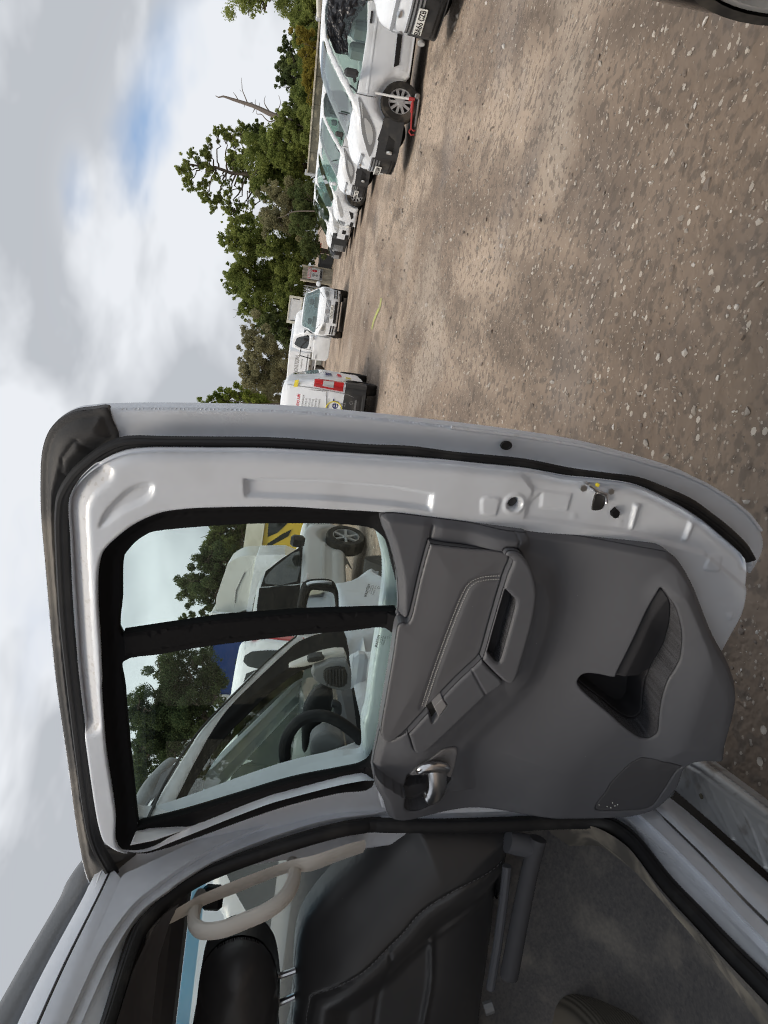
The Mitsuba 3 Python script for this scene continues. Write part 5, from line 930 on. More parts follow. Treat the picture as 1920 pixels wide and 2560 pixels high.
# white minibus seen through the pickup's windscreen and door glass
k = thing('white_minibus', 'white minibus side with large grey windows seen through the pickup cab', 'minibus')
c = Car(k, (-5.66, 8.05, math.pi + .25), [(-3.48, .4), (-3.55, .9), (-3.50, 1.3), (-3.42, 1.66), (-3.2, 1.75), (-2.0, 1.78), (-.9, 1.74), (-.2, 1.35), (.2, 1.1), (.7, .95), (.9, .6), (.8, .28), (-3.3, .30)], VAN_P, [(0, .25), (.85, .25), (.90, .5), (.915, .9), (.87, 1.2), (.80, 1.55), (.70, 1.70), (.4, 1.77), (0, 1.79)], ((0, .4), (-2.6, .4)), .34, scale=1.0)
for v in 'LR':
    for q in ([(-3.34, .99), (-3.13, .97), (-3.13, 1.60), (-3.30, 1.58)], [(-3.05, .97), (-2.2, .97), (-2.13, 1.02), (-2.13, 1.56), (-2.2, 1.60), (-3.05, 1.61)], [(-2.03, .97), (-1.2, .97), (-1.2, 1.6), (-2.03, 1.6)], [(-1.1, .98), (-.3, .98), (-.6, 1.3), (-.95, 1.56), (-1.1, 1.58)]): c.window(v, q, 'side_window', 'dark_glass')
for sg in (1, -1):
    c.wheel(0, sg * .82, .34); c.wheel(-2.6, sg * .82, .34); c.panel('B', (np.array([(.70, 1.0), (.86, 1.0), (.76, 1.62), (.64, 1.62)]) * (sg, 1))[::sg], 'red_lens', 'tail_light', .014)
c.t('door_seam', [(-2.08, .905, 1.62), (-2.08, .93, .9), (-2.08, .92, .35)], .006, 'ink'); c.finish()
k = thing('white_hatchback', 'white car nose and windscreen beyond the silver four by four, seen through the glass', 'car')
c = Car(k, (-2.2, 17.2, .35), [(-3.4, .4), (-3.4, 1.0), (-3.2, 1.4), (-2.5, 1.56), (-1.6, 1.58), (-1.0, 1.48), (-.2, 1.08), (.5, .98), (.80, .80), (.9, .5), (.8, .24), (-3.2, .24)], VAN_P, [(0, .2), (.82, .2), (.88, .5), (.87, .95), (.72, 1.4), (.5, 1.55), (0, 1.60)], ((0, .36), (-2.5, .36)), .32)
for sg, v in ((1, 'L'), (-1, 'R')): c.wheel(0, sg * .78, .32); c.wheel(-2.5, sg * .78, .32); c.window(v, [(-1.6, 1.02), (-.3, 1.0), (-.95, 1.40), (-1.6, 1.46)], 'side_window'); c.window(v, [(-2.9, 1.04), (-1.7, 1.02), (-1.7, 1.46), (-2.6, 1.44)], 'side_window'); c.panel(v, cr([(.3, .92), (.72, .82), (.8, .68), (.5, .74)], 3), 'clear_lens', 'headlight', .012)
c.window('T', [(-.98, -.6), (-.28, -.74), (-.2, 0), (-.28, .74), (-.98, .6)], 'windscreen'); c.panel('F', rect(-.4, .4, .4, .6), 'ink', 'grille', .012); c.finish()

# ---------------------------------------------------------------- yard furniture
def at(q, d):
    """point at ground distance-depth d (along +y) on the ray of a photo position"""
    return tr([q], ('plane', (0, d, 0), (0, 1, 0)))[0]
# hoarding of planks with its sign
bk_ = thing('wooden_hoarding', 'weathered plank hoarding with a warning sign at the far end of the yard', 'hoarding')
b0, b1 = at((828, 714), 50.5), at((830, 680), 51.5); ht0 = at((752, 704), 50.5); hv = V(b1[0] - b0[0], b1[1] - b0[1], 0); W_ = np.linalg.norm(hv); Hh = ht0[2] - b0[2]
hf = Frame((b0[0], b0[1], -.15), hv, (0, 0, 1), np.cross(unit(hv), (0, 0, 1))); H_ = ht0[2] + .15
W_ *= 1.12
hf_put = lambda name, m, mat, par: obj(name, hf.mesh(m), mat, par)
nP = 11
for i in range(nP): hf_put('plank', box(W_ / nP - .02, H_ - .1 + .08 * rng.random(), .035, (W_ * (i + .5) / nP, H_ / 2, .01 * rng.random()), .008), 'weathered_wood', bk_)
for x in (.04, W_ - .04): hf_put('post', box(.12, H_ + .1, .10, (x, H_ / 2, .04), .01), 'weathered_wood', bk_)
for y in (.3, H_ - .2): hf_put('rail', box(W_, .1, .05, (W_ / 2, y, -.05), .01), 'weathered_wood', bk_)
sk = thing('warning_sign', 'white warning sign with a red band and red oval fixed to the plank hoarding', 'sign')
sw_, sh2, sx, sy_ = W_ * .74, H_ * .46, W_ * .52, H_ * .60
sput = lambda name, m, mat: obj(name, hf.mesh(m), mat, sk, False)
sput('board', box(sw_, sh2, .03, (sx, sy_, .075), .005), 'white_plain'); sput('red_band', box(sw_ * .98, sh2 * .22, .012, (sx, sy_ + sh2 * .37, .092)), 'pink_print'); sput('grey_band', box(sw_ * .98, sh2 * .17, .012, (sx, sy_ - sh2 * .40, .092)), 'grey_plastic')
def stext(s_, h, x, y, mat, bold=True):
    m = text(s_, h, .012, bold); m.apply_translation(-m.bounds.mean(0) + V(sx + x, sy_ + y, .108)); sput('lettering', m, mat)
stext('WARNING', sh2 * .15, 0, sh2 * .37, 'white_plain'); e = trimesh.creation.cylinder(.5, .012, sections=32); e.apply_scale((sw_ * .22, sh2 * .34, 1)); e.apply_translation((sx + sw_ * .24, sy_ + sh2 * .05, .094)); sput('red_oval', e, 'red_print')
sput('oval_bar', box(sw_ * .16, sh2 * .05, .012, (sx + sw_ * .24, sy_ + sh2 * .05, .104)), 'pink_print'); stext('CCTV', sh2 * .09, -sw_ * .16, sh2 * .12, 'grey_ink'); stext('IN', sh2 * .08, -sw_ * .16, 0, 'grey_ink'); stext('USE', sh2 * .09, -sw_ * .16, -sh2 * .13, 'grey_ink'); stext('NO ENTRY', sh2 * .11, 0, -sh2 * .40, 'ink')
# palisade fence
fk = thing('palisade_fence', 'grey palisade fence of upright steel pales behind the white four by four', 'fence')
f0, f1 = at((752, 880), 46), at((766, 712), 50.5); fv = V(f1[0] - f0[0], f1[1] - f0[1], 0); FL = np.linalg.norm(fv); ff = Frame((f0[0], f0[1], -.1), fv, (0, 0, 1), np.cross(unit(fv), (0, 0, 1)))
ztop = lambda t: .1 + (at((744, 868), 46)[2] * (1 - t) + at((759, 715), 50.5)[2] * t)
n = 26
pale = lambda h: trimesh.convex.convex_hull(np.array([(x, y, z) for x in (-.045, .045) for y in (0, h - .08) for z in (-.012, .012)] + [(0, h, -.01), (0, h, .01)]))
for i in range(n):
    t = (i + .5) / n; h = max(ztop(t), 1.6); m = pale(h); m.apply_translation((FL * t, 0, .02)); obj('pale', ff.mesh(m), 'galvanised', fk)
for y in (.4, 1.7): obj('rail', ff.mesh(box(FL, .06, .04, (FL / 2, y, -.02), .005)), 'galvanised', fk)
# cream container with the blank framed panel on top
kk4 = K(700, 640, .12055)
cd = 42.0; q = YP(kk4((205, 805), (480, 870), (410, 1430), (140, 1380)), cd)
pf = thing('framed_panel', 'blank white panel in a pale frame standing above the palisade fence', 'panel'); cx = q.mean(0)
pw, ph = np.linalg.norm(q[0] - q[3]), np.linalg.norm(q[0] - q[1]); qf = Frame(cx, (1, .08, 0), (0, 0, 1), (.08, -1, 0))
obj('sheet', qf.mesh(box(pw * .84, ph * .84, .04, (0, 0, 0))), 'white_plain', pf)
for nm, s_, c_ in (('frame_rail', (pw, ph * .09, .08), (0, ph * .455, .02)), ('frame_rail', (pw, ph * .07, .08), (0, -ph * .465, .02)), ('frame_stile', (pw * .09, ph * .84, .08), (pw * .455, 0, .02)), ('frame_stile', (pw * .09, ph * .84, .08), (-pw * .455, 0, .02))): obj(nm, qf.mesh(box(*s_, c_, .01)), 'cream_paint', pf)
for x in (-1, 1): obj('leg', qf.mesh(box(.12, cx[2] - ph / 2 + .2, .12, (x * pw * .42, -ph / 2 - (cx[2] - ph / 2 + .2) / 2, -.02))), 'galvanised', pf); obj('strap', qf.mesh(box(.05, ph * .5, .02, (x * pw * .40, .0, .045))), 'ink', pf)
cz = thing('cream_cabin', 'cream site cabin with a small window behind the box truck', 'cabin')
c0, c1 = at((757, 905), 52), at((800, 815), 52); cw = c1[0] - c0[0]
obj('wall', box(cw + 2.0, 3.0, c0[2], ((c0[0] + c1[0]) / 2 - .8, 53.6, c0[2] / 2), .03), 'cream_paint', cz); obj('roof', box(cw + 2.3, 3.3, .15, ((c0[0] + c1[0]) / 2 - .8, 53.6, c0[2] + .06), .03), 'grey_plastic', cz)
wq = at((757 + 18, 835), 52.05); obj('window', box(.7, .06, .8, (wq[0], 52.08, wq[2]), .02), 'dark_glass', cz); obj('frame', box(.86, .05, .96, (wq[0], 52.10, wq[2]), .02), 'white_plain', cz)
# wheelie bins behind the bumper end
def binn(key, p, s):
    b_ = trimesh.convex.convex_hull(np.array([(x * (.28 + .05 * z), y * (.30 + .06 * z), .06 + z * .98) for x in (-1, 1) for y in (-1, 1) for z in (0, 1)])); lid = trimesh.convex.convex_hull(np.array([(-.36, y, 1.05) for y in (-.38, .38)] + [(.36, y, 1.03) for y in (-.38, .38)] + [(-.30, y, 1.14) for y in (-.34, .34)] + [(.26, y, 1.09) for y in (-.33, .33)]))
    fr_ = Frame(p, (-.3, -1, 0), (1, -.3, 0), (0, 0, 1)); put = lambda nm, m, mt: (m.apply_scale(s), obj(nm, fr_.mesh(m), mt, key))
    put('tub', b_, 'bin_plastic'); put('lid', lid, 'bin_plastic'); put('handle', tube(np.array([(-.36, -.3, 1.04), (-.42, -.3, 1.02), (-.42, .3, 1.02), (-.36, .3, 1.04)]), .02, 6), 'bin_plastic')
    for y in (-.27, .27):
        w_ = trimesh.creation.cylinder(.10, .06, sections=18); w_.apply_transform(trimesh.transformations.rotation_matrix(math.pi / 2, (1, 0, 0))); w_.apply_translation((-.26, y, .10)); put('wheel', w_, 'tyre')
p_ = at((812, 648), 53); binn(thing('wheelie_bin', 'black wheelie bin with a reddish lid rim, nearer the white vans', 'bin', 'bins by the hoarding'), (p_[0], p_[1], 0), .95)
p_ = at((812, 660), 54); binn(thing('wheelie_bin', 'dark wheelie bin beside the plank hoarding', 'bin', 'bins by the hoarding'), (p_[0], p_[1], 0), .95)
obj('red_rim', box(.7, .7, .08, (p_[0] + .75, 53.1, 1.05), .02), 'red_paint', 'wheelie_bin')
# long mossy trailer side behind the vans
tk_ = thing('mossy_trailer', 'long mossy flatbed trailer side behind the white vans', 'trailer')
t0_, t1_ = at((783, 432), 31), at((799, 120), 24); tv = V(t1_[0] - t0_[0], t1_[1] - t0_[1], 0); TL = np.linalg.norm(tv) + 6; zb_, zt_ = at((797, 425), 31)[2], at((770, 430), 31)[2]
tf = Frame((t0_[0], t0_[1], 0), tv, (0, 0, 1), np.cross(unit(tv), (0, 0, 1))); h_ = zt_ - zb_
for i in range(9): obj('side_board', tf.mesh(box(TL / 9 - .03, h_, .06, (TL * (i + .5) / 9, zb_ + h_ / 2, 0), .01)), 'old_timber', tk_)
obj('top_rail', tf.mesh(box(TL, .06, .10, (TL / 2, zt_ + .02, .02), .01)), 'weathered_wood', tk_); obj('bottom_rail', tf.mesh(box(TL, .06, .10, (TL / 2, zb_ - .02, .02), .01)), 'weathered_wood', tk_); obj('end_post', tf.mesh(box(.16, h_ + .25, .2, (-.05, zb_ + h_ / 2, .0), .02)), 'galvanised', tk_)
obj('deck', tf.mesh(box(TL, .2, 2.2, (TL / 2, zb_ - .15, -1.2), .02)), 'old_timber', tk_)
for x in (TL * .3, TL * .7):
    for d_ in (0, .9):
        w_ = trimesh.creation.cylinder(.48, .3, sections=28); w_.apply_translation((x + d_, .48, -.6)); obj('wheel', tf.mesh(w_), 'tyre', tk_)
for x in (.4, TL - .5): obj('leg', tf.mesh(box(.15, zb_, .15, (x, zb_ / 2, -.5))), 'galvanised', tk_)
pl = thing('cream_pole', 'cream pole end at the right edge above the clamped van', 'pole'); a_ = at((797, 42), 18); b_ = at((794, -60), 16); obj('tube', tube(np.array([a_, b_]), .05, 10), 'cream_paint', pl); obj('stand', tube(np.array([V(b_[0], b_[1], 0), b_]), .05, 10), 'cream_paint', pl); obj('cap', box(.16, .16, .14, a_, .03), 'galvanised', pl)
# strap on the ground
s_ = ZP(K(500, 550, .36167)((1250, 540), (1238, 590), (1222, 640), (1205, 690), (1190, 755)), .02); n_ = resample(cr(s_, 5, False), 30); n_[:, 2] = ground_z(n_[:, 0], n_[:, 1]) + .012 + .012 * rng.random(30)
wd = np.array([.035, 0.03, 0]) ; tag(obj('webbing_strap', loft([n_ - wd, n_ + wd * .6 + V(0, 0, .02)], 30), 'hivis'), 'bright yellow green webbing strap lying on the gravel', 'strap')
# seen through the glass: curtain-sided truck, yellow cab truck
kt = thing('curtain_truck', 'white box truck with a blue side curtain and cab roof deflector', 'truck')
dY = 19.0; q = YP(np.vstack([kG((530, 430), (540, 120)), kH((125, 800), (390, 800)), kG((690, 260))]), dY); x0, x1 = q[0][0], q[2][0]; zt, zb2 = q[1][2] + .1, .95
obj('curtain', box(x1 - x0 - .2, .06, zt - zb2 - .3, ((x0 + x1) / 2, dY, (zt + zb2) / 2), .01), 'blue_curtain', kt); obj('roof_rail', box(x1 - x0, .1, .16, ((x0 + x1) / 2, dY - .01, zt - .04), .02), 'white_paint', kt); obj('rear_post', box(.14, .12, zt - .8, (x0 + .04, dY - .02, zt / 2 + .4), .02), 'white_paint', kt); obj('front_post', box(.14, .12, zt - .8, (x1 - .04, dY - .02, zt / 2 + .4), .02), 'white_paint', kt)
obj('box_body', box(x1 - x0 - .02, 2.3, zt - .9, ((x0 + x1) / 2, dY + 1.22, (zt + .9) / 2), .03), 'white_warm', kt); obj('chassis', box(x1 - x0, 1.6, .3, ((x0 + x1) / 2, dY + 1.2, .75)), 'under', kt)
q = YP(kH((125, 790), (210, 450), (235, 400), (330, 345), (440, 335), (480, 350), (480, 420), (455, 560), (400, 780)), dY); dp = Polygon(cr(q[:, [0, 2]], 3)).buffer(0); dpm = prism(dp, 0, 2.1); dpm.vertices = np.stack([dpm.vertices[:, 0], dY + .15 + 2.1 - dpm.vertices[:, 2], dpm.vertices[:, 1]], 1); dpm.fix_normals(); obj('roof_deflector', dpm, 'white_warm', kt)
q2 = YP(kH((480, 345), (400, 790), (900, 800), (900, 420), (700, 340)), dY); cp = Polygon(q2[:, [0, 2]]).buffer(.05).buffer(0); cpm = prism(big(cp), 0, 2.1); cpm.vertices = np.stack([cpm.vertices[:, 0], dY + .1 + 2.1 - cpm.vertices[:, 2], cpm.vertices[:, 1]], 1); cpm.fix_normals(); obj('cab', cpm, 'white_paint', kt)
gv = (q[3] + q[6]) / 2; g_ = YP(kH((290, 720), (300, 620), (370, 470)), dY + .14); obj('groove', tube(g_, .02, 6), 'grey_plastic', kt + '__roof_deflector')
for x in (x0 + .6, x1 + .9):
    w_ = trimesh.creation.cylinder(.42, .3, sections=28); w_.apply_transform(trimesh.transformations.rotation_matrix(math.pi / 2, (1, 0, 0))); w_.apply_translation((x, dY + .2, .42)); obj('wheel', w_, 'tyre', kt)
kyl = thing('yellow_truck', 'yellow cab truck with a cream box body seen through the door glass', 'truck')
yY = 23.0; ext = lambda qq, y0, dd: (lambda m: (setattr(m, 'vertices', np.stack([m.vertices[:, 0], y0 + dd - m.vertices[:, 2], m.vertices[:, 1]], 1)), m.fix_normals(), m)[2])(prism(big(Polygon(qq[:, [0, 2]]).buffer(0)), 0, dd))
yq = YP(kH((505, 330), (545, 20), (560, -160), (700, -160), (900, -60), (1060, 30), (1060, 330)), yY); obj('cab', ext(yq, yY, 2.0), 'yellow_paint', kyl)
cq_ = YP(kH((350, 330), (420, -160), (552, -160), (540, 40), (500, 335)), yY - .1); obj('box_body', ext(cq_, yY - .1, 2.3), 'cream_paint', kyl)
wq_ = YP(kH((560, 175), (570, 40), (585, -60), (730, -60), (720, 65), (640, 140)), yY - .03); obj('side_window', ext(wq_, yY - .03, .06), 'dark_glass', kyl); wq_ = YP(kH((530, 290), (560, 230), (680, 150), (760, 110), (730, 170), (600, 240)), yY - .03); obj('windscreen', ext(wq_, yY - .03, .06), 'dark_glass', kyl)
for x in (yq[0][0] + .6, yq[3][0] - .4):
    w_ = trimesh.creation.cylinder(.42, .3, sections=28); w_.apply_transform(trimesh.transformations.rotation_matrix(math.pi / 2, (1, 0, 0))); w_.apply_translation((x, yY + .2, .42)); obj('wheel', w_, 'tyre', kyl)

# ---------------------------------------------------------------- trees
def leaves(blobs, n, size, cols, seed, droop=0.0, shell=.55):
    r = np.random.default_rng(seed); sub_ = []
    for b in blobs:
        for _ in range(15):
            o = r.standard_normal(3) * b[3] * .74; q_ = b[3] * r.uniform(.18, .5); sub_.append((b[0] + o[0], b[1] + o[1], b[2] + o[2] * .8, q_, 1 if len(b) < 5 else b[4]))
    blobs = sub_; w = np.array([b[3] ** 2 * (b[4] if len(b) > 4 else 1) for b in blobs]); pick = r.choice(len(blobs), n, p=w / w.sum())
    d = r.standard_normal((n, 3)); d /= np.linalg.norm(d, axis=1, keepdims=True); rad = (shell + (1 - shell) * r.random(n)) ** .8
    B = np.array([b[:4] for b in blobs]); c = B[pick, :3] + d * (rad * B[pick, 3] * r.choice([1, 1, 1, 1.35], n))[:, None]
    nz = meshkit.noise(c * 1.3 / max(.3, size * 4), seed); keep = nz + .25 * r.standard_normal(n) > .38; c, d = c[keep], d[keep]; n = len(c); pick = pick[keep]
    a = r.standard_normal((n, 3)); a /= np.linalg.norm(a, axis=1, keepdims=True); b = np.cross(a, r.standard_normal((n, 3))); b /= np.linalg.norm(b, axis=1, keepdims=True)
    s = size * r.uniform(.6, 1.35, n)[:, None]; a[:, 2] -= droop; v = np.stack([c - a * s, c - b * s * .5, c + a * s, c + b * s * .5], 1).reshape(-1, 3)
    i = np.arange(n)[:, None] * 4; f = np.vstack([np.hstack([i, i + 1, i + 2]), np.hstack([i, i + 2, i + 3])])
    tone = np.clip(meshkit.noise(c * .9, seed + 3) + .22 * r.standard_normal(n), 0, 1)[:, None]; col = (np.asarray(cols[0]) * (1 - tone) + np.asarray(cols[1]) * tone) * np.array([1.42, 1.34, 1.5])
    return trimesh.Trimesh(v, f, process=False), np.repeat(col, 4, 0)
GREEN = ([.10, .145, .040], [.27, .32, .09]); DARK = ([.055, .085, .034], [.16, .20, .07]); OLIVE = ([.15, .16, .085], [.34, .34, .18]); LIME = ([.10, .15, .03], [.27, .33, .07]); YEL = ([.14, .14, .03], [.33, .29, .06])
def limb(a, b, r0, r1, seed, n=9, wob=.06):
    r = np.random.default_rng(seed); a, b = np.asarray(a), np.asarray(b); t = np.linspace(0, 1, n)[:, None]; L = np.linalg.norm(b - a); p = a + (b - a) * t + r.standard_normal((n, 3)) * L * wob * np.sin(t * np.pi)
    return tube(p, np.linspace(r0, r1, n), 7)
def tree(name, label, d, blobs_px, n, size, cols, seed, base=None, trunk_r=.22, category='tree', limbs=True, group=None, jitter=1.4, extra=(), shell=.55, droop=0.0):
    """blobs_px: (x, y, radius px) at depth d; becomes clusters with true depth spread"""
    k = thing(name, label, category, group); r = np.random.default_rng(seed); B = []
    for x, y, rp, *wt in blobs_px:
        p = at((x, y), d); R = rp * d / 1775; p = p + V(0, r.uniform(-1, 1) * R * jitter, 0); B.append((*p, R, *(wt or [1])))
    m, c = leaves(B, int(n * 3.0), size * .50, cols, seed, droop, shell); obj('crown', m, 'leaf', k, False, color=c)
    bp_ = at(base, d) if base is not None else np.mean([b[:3] for b in B], 0); foot = V(bp_[0], d, -.2); parts = []
    top = max(B, key=lambda b: b[2]); head = V(*(foot[:2] * .35 + V(*top[:2]) * .65), top[2] - top[3] * .4); parts.append(limb(foot, head, trunk_r, trunk_r * .22, seed, 12, .012))
    if limbs:
        for i, b in enumerate(B):
            t = np.clip((b[2] - b[3] * 1.2) / max(head[2], .1), .18, .92); st_ = foot + (head - foot) * t; parts.append(limb(st_, V(*b[:3]), trunk_r * .42 * (1.05 - t * .6), .015, seed + i, 8, .05))
            for j in range(3):
                o = r.standard_normal(3) * b[3] * .7; parts.append(limb(V(*b[:3]) * .75 + st_ * .25, V(*b[:3]) + o, .03, .008, seed + i * 7 + j, 6, .07))
    obj('trunk', cat(*parts, *extra), 'bark', k); return k
kT = lambda *q: [(420 + a * .26522, 300 + b * .26522, r * .26522) for a, b, r in q]
# tall thin oak: open crown
tree('oak_tree', 'tall half bare oak with an open crown standing above the other trees', 58, kT((160, 400, 55), (150, 500, 50), (190, 590, 50), (215, 330, 35), (330, 400, 60), (360, 300, 50), (400, 230, 40), (390, 500, 40), (330, 590, 35), (300, 650, 40), (360, 730, 45), (440, 790, 50), (470, 730, 40), (560, 730, 35), (560, 830, 45), (600, 930, 45), (470, 110, 35), (540, 150, 40), (600, 110, 40), (690, 90, 40), (620, 200, 40), (600, 380, 55), (650, 470, 60), (620, 330, 40), (710, 330, 50), (700, 420, 40), (760, 520, 45), (650, 830, 35), (720, 830, 30), (780, 900, 30), (700, 960, 40), (790, 780, 30), (870, 420, 50), (480, 560, 30), (560, 620, 30)), 17000, .15, GREEN, 21, base=(830, 478), trunk_r=.30, jitter=.8, shell=.3)
tree('round_tree', 'broad green tree standing right of the tall open oak', 55, kT((830, 380, 110), (860, 540, 110), (980, 330, 120), (960, 470, 120), (1100, 380, 130), (1100, 520, 130), (1050, 620, 100), (1200, 300, 120), (1230, 480, 130), (1300, 600, 100), (820, 300, 60), (900, 250, 60), (880, 640, 60), (1150, 690, 90), (1330, 380, 90), (830, 610, 60)), 26000, .16, GREEN, 22, base=(830, 430))
tree('poplar_tree', 'dark narrow poplar with pointed spires beside the open oak', 60, kT((730, 110, 30), (780, 110, 38), (830, 130, 42), (880, 150, 46), (930, 165, 48), (980, 175, 48), (720, 180, 26), (770, 200, 34), (830, 220, 40), (890, 240, 44), (950, 260, 44)), 12000, .15, DARK, 23, base=(820, 350), trunk_r=.12, limbs=False)
tree('bright_tree', 'bright green tree between the poplar and the dead trunk', 52, kT((1040, 60, 60), (1060, 150, 80), (1130, 60, 80), (1150, 180, 90), (1030, 230, 70), (1250, 100, 90), (1260, 220, 90), (1330, 60, 70), (1110, 280, 70), (1200, 0, 90), (1320, 190, 70)), 20000, .15, ([.11, .155, .04], [.27, .33, .09]), 24, base=(815, 340))
tree('leaning_tree', 'green tree over the far end of the van row, left of the open oak', 56, kT((560, 1180, 60), (600, 1080, 60), (640, 1250, 70), (700, 1150, 90), (680, 1030, 60), (760, 1270, 90), (800, 1080, 100), (850, 1200, 110), (950, 1050, 100), (960, 1230, 120), (1080, 1180, 120), (1080, 1300, 110), (1180, 1260, 120), (1180, 1100, 100), (1280, 1200, 100), (1300, 1320, 90), (620, 1000, 50), (780, 960, 60)), 30000, .16, GREEN, 25, base=(826, 628))
tree('olive_bush', 'low olive brown thicket under the half bare oak', 53, kT((1000, 820, 90), (1030, 930, 90), (1100, 780, 80), (1130, 900, 90), (930, 960, 70), (1200, 800, 80), (1200, 960, 80), (1000, 700, 60), (1280, 760, 70)), 15000, .13, OLIVE, 26, base=(822, 540), category='bush', trunk_r=.08)
tree('dark_bush', 'dark ivy covered bush at the back of the white vans', 50, kT((1250, 700, 90), (1290, 850, 90), (1290, 980, 90), (1340, 920, 80), (1340, 1080, 80), (1370, 1180, 60), (1330, 760, 70), (1240, 1060, 70)), 16000, .12, DARK, 27, base=(822, 560), category='bush', trunk_r=.08)
tree('sycamore_tree', 'dense green tree behind the plank hoarding', 57, kT((590, 1480, 60), (640, 1400, 60), (620, 1580, 60), (700, 1480, 80), (760, 1400, 80), (780, 1560, 90), (860, 1470, 100), (900, 1600, 90), (960, 1400, 100), (1000, 1530, 110), (1100, 1450, 110), (1120, 1580, 110), (1200, 1500, 100), (1200, 1640, 90), (1290, 1420, 70), (700, 1620, 50)), 27000, .16, GREEN, 28, base=(824, 715))
kR = lambda *q: [(500 + a * .36167, 550 + b * .36167, r * .36167) for a, b, r in q]
tree('ragged_tree', 'ragged tree with sky gaps left of the plank hoarding', 55, kR((310, 580, 40), (290, 640, 30), (360, 600, 40), (400, 680, 40), (420, 570, 50), (450, 640, 40), (520, 560, 70), (560, 640, 60), (620, 540, 70), (640, 640, 60), (380, 530, 30)), 12000, .15, GREEN, 29, base=(815, 770))
tree('dark_tree', 'dark green tree behind the blank framed panel', 54, kR((460, 720, 50), (520, 720, 60), (560, 790, 60), (600, 710, 60), (640, 780, 50), (500, 800, 50), (430, 760, 30), (650, 860, 50)), 14000, .15, DARK, 30, base=(805, 820))
tree('brown_thicket', 'brownish green thicket behind the lettered van', 50, kR((340, 790, 45), (330, 880, 50), (330, 980, 50), (330, 1080, 50), (320, 1150, 40), (400, 830, 60), (400, 930, 70), (410, 1040, 70), (400, 1140, 70), (490, 880, 70), (500, 990, 80), (500, 1110, 80), (560, 920, 60), (580, 1040, 70), (580, 1150, 70), (480, 1200, 70)), 34000, .12, OLIVE, 31, base=(815, 930), category='bush', trunk_r=.10)
tree('lime_bush', 'light green bush showing just above the open door edge', 47, kR((70, 1270, 40), (130, 1250, 40), (200, 1230, 40), (250, 1210, 40), (300, 1230, 50), (200, 1300, 70), (330, 1290, 70), (120, 1330, 50), (420, 1270, 60)), 14000, .13, LIME, 32, base=(800, 1020), category='bush', trunk_r=.08)
kS = lambda *q: [(350 + a * .3014, b * .3014, r * .3014) for a, b, r in q]
tree('hedge', 'tall green hedge behind the nearest white vans', 42, kS((1330, 20, 70), (1340, 120, 70), (1330, 220, 60), (1420, 60, 70), (1420, 180, 70), (1300, 330, 40), (1430, 280, 60), (1370, 300, 60), (1290, 160, 30), (1460, 330, 60), (1450, 120, 60), (1380, 220, 80), (1380, 80, 90), (1440, -40, 90), (1340, -60, 90), *[(1400, y, 80) for y in range(250, 1000, 90)], *[(1440, y, 60) for y in range(300, 1050, 90)]), 44000, .11, GREEN, 33, base=(800, 60), category='hedge', trunk_r=.08)
tree('yellow_bush', 'yellowing bush behind the roof of the clamped van', 40, kS((1330, 340, 50), (1400, 340, 60), (1440, 450, 50), (1380, 440, 60), (1400, 560, 50), (1420, 650, 50), (1430, 740, 40), (1380, 640, 40), (1430, 820, 30), (1450, 380, 60), (1455, 560, 60)), 19000, .10, YEL, 34, base=(806, 150), category='bush', trunk_r=.06)
tree('holm_oak', 'dark evergreen tree behind the yellowing bush', 45, kS((1240, 350, 40), (1220, 430, 40), (1190, 520, 40), (1230, 560, 50), (1180, 690, 35), (1220, 660, 45), (1280, 600, 60), (1290, 480, 60), (1290, 720, 60), (1300, 830, 60), (1360, 900, 60), (1340, 760, 60), (1290, 920, 50), (1350, 520, 60)), 19000, .12, DARK, 35, base=(808, 240), trunk_r=.14)
tree('green_shrub', 'mid green shrub at the foot of the dead trunk', 43, kS((1180, 1010, 50), (1250, 1000, 60), (1340, 1000, 60), (1380, 1080, 60), (1420, 960, 40), (1400, 1180, 50), (1300, 1080, 60)), 12000, .11, GREEN, 36, base=(806, 330), category='bush', trunk_r=.06)
tree('overhanging_tree', 'tree reaching in from the right edge with hanging leafy twigs', 20, kS((830, -10, 24), (880, 10, 20), (980, 20, 24), (1000, 60, 22), (1030, 100, 14), (960, -20, 40), (900, -40, 60), (1050, 10, 22), (1100, -10, 30), (1000, -140, 140), (1180, -160, 110), (820, -140, 110)), 9000, .055, GREEN, 37, base=(800, -120), trunk_r=.12, shell=.2)
dk = thing('dead_tree', 'bare dead tree trunk with stub branches leaning over the hedge', 'tree')
pd_ = lambda *q: YP([(350 + a * .3014, b * .3014) for a, b in q], 44)
tr_ = pd_((1400, 1040), (1240, 1010), (1150, 975), (1060, 935), (1000, 905), (930, 875), (850, 850), (770, 825), (720, 808), (690, 800), (650, 808), (628, 795)); tr_[0][2] = 0
obj('trunk', tube(tr_, np.linspace(.20, .02, len(tr_)), 8), 'dead_wood', dk)
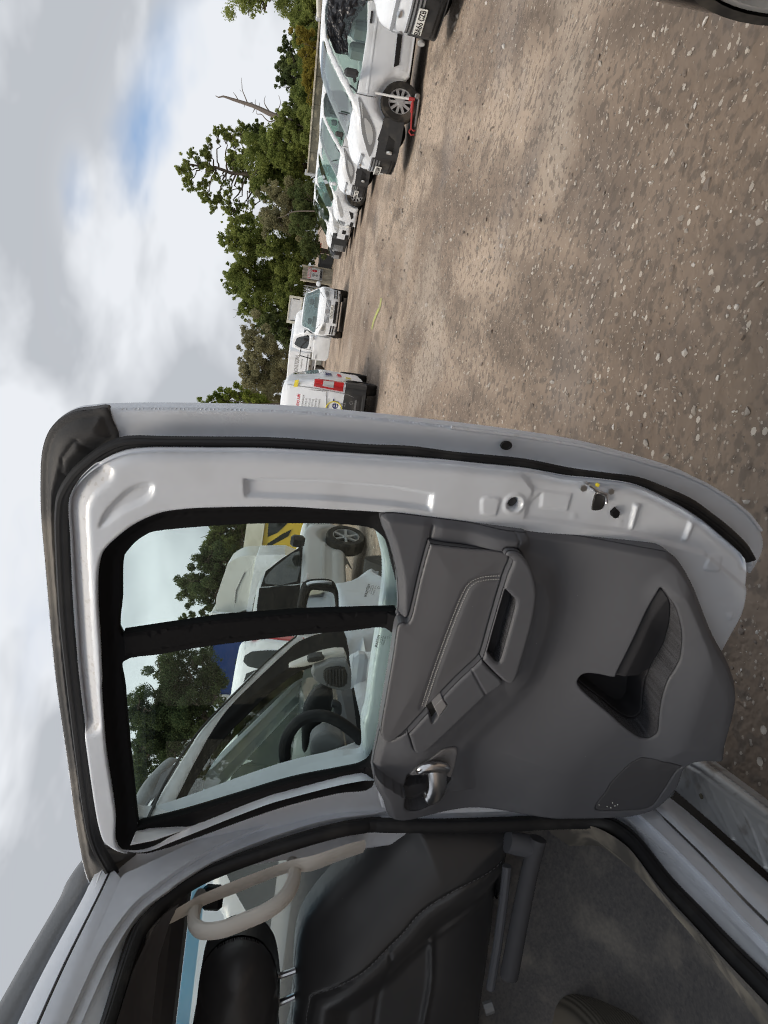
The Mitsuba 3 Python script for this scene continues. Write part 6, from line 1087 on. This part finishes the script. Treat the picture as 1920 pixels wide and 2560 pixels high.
for q, r in ((((890, 850), (870, 800), (850, 750), (845, 700), (842, 645)), .035), (((815, 832), (795, 795), (772, 765)), .03), (((1090, 945), (1050, 890), (1030, 845), (1040, 795)), .04), (((1120, 960), (1150, 900), (1165, 850), (1150, 790)), .035), (((1130, 990), (1080, 1010), (1040, 985), (1010, 950), (970, 945), (968, 915)), .04), (((960, 890), (955, 850), (958, 825)), .025), (((985, 898), (990, 865), (988, 850)), .025), (((950, 905), (935, 935)), .03), (((870, 868), (862, 890)), .02), (((905, 860), (930, 850), (940, 870)), .025), (((700, 802), (690, 790)), .015), (((840, 760), (828, 745)), .015)):
    obj('branch', tube(cr(pd_(*q), 4, False), np.linspace(r, .012, (len(q) - 1) * 4 + 1), 6), 'dead_wood', dk)
for q, nm in (((1340, 820), 0),): 
    w = YP([(420 + a * .26522, 300 + b * .26522) for a, b in ((1350, 815), (1220, 860), (1100, 905), (1030, 925))], 48); kx = thing('bare_sapling', 'thin pale bare stem arching in front of the dark bush', 'sapling'); w[0][2] = 0; obj('stem', tube(cr(w, 5, False), np.linspace(.05, .015, 16), 6), 'dead_wood', kx)
# trees behind the glass
kq = lambda *q: [(280 + a * .44605, 1280 + b * .44605, r * .44605) for a, b, r in q]
FIR = ([.040, .066, .030], [.115, .148, .062])
tree('fir_tree', 'broad dark fir beside the pickup seen through the rear of the door glass', 17, kq((120, 1420, 90), (170, 1250, 90), (160, 1050, 80), (250, 1000, 90), (280, 1150, 110), (330, 900, 80), (350, 1050, 110), (420, 880, 80), (430, 1000, 90), (230, 1350, 100), (380, 1200, 100), (500, 900, 60), (340, 1330, 90), (480, 1120, 100), (560, 1000, 90), (450, 1300, 90), (90, 1560, 70), (200, 1500, 90), (520, 830, 50)), 60000, .055, FIR, 41, base=(760, 1740), droop=.4, trunk_r=.2)
tree('cedar_tree', 'dark tree with drooping tips right of the fir', 26, kq((410, 400, 40), (470, 380, 50), (450, 450, 50), (530, 330, 60), (530, 430, 60), (590, 380, 60), (520, 250, 50), (590, 280, 60), (650, 250, 60), (560, 490, 40), (640, 340, 60)), 22000, .075, FIR, 42, base=(770, 1450), droop=.5, trunk_r=.14)
tree('round_oak', 'rounded dark tree behind the yellow cab truck', 30, kq((590, 110, 50), (610, 180, 60), (560, 220, 40), (660, 100, 60), (680, 180, 60), (640, 240, 50), (720, 140, 50), (600, 50, 50), (700, 60, 50)), 18000, .085, DARK, 43, base=(780, 1345), trunk_r=.14)
tree('small_birch', 'thin ragged tree between the fir and the curtain truck', 24, kq((390, 620, 25), (430, 600, 25), (470, 610, 30), (510, 570, 25), (540, 600, 25), (430, 660, 30), (500, 640, 30)), 3500, .07, DARK, 44, base=(770, 1560), trunk_r=.06, shell=.2)
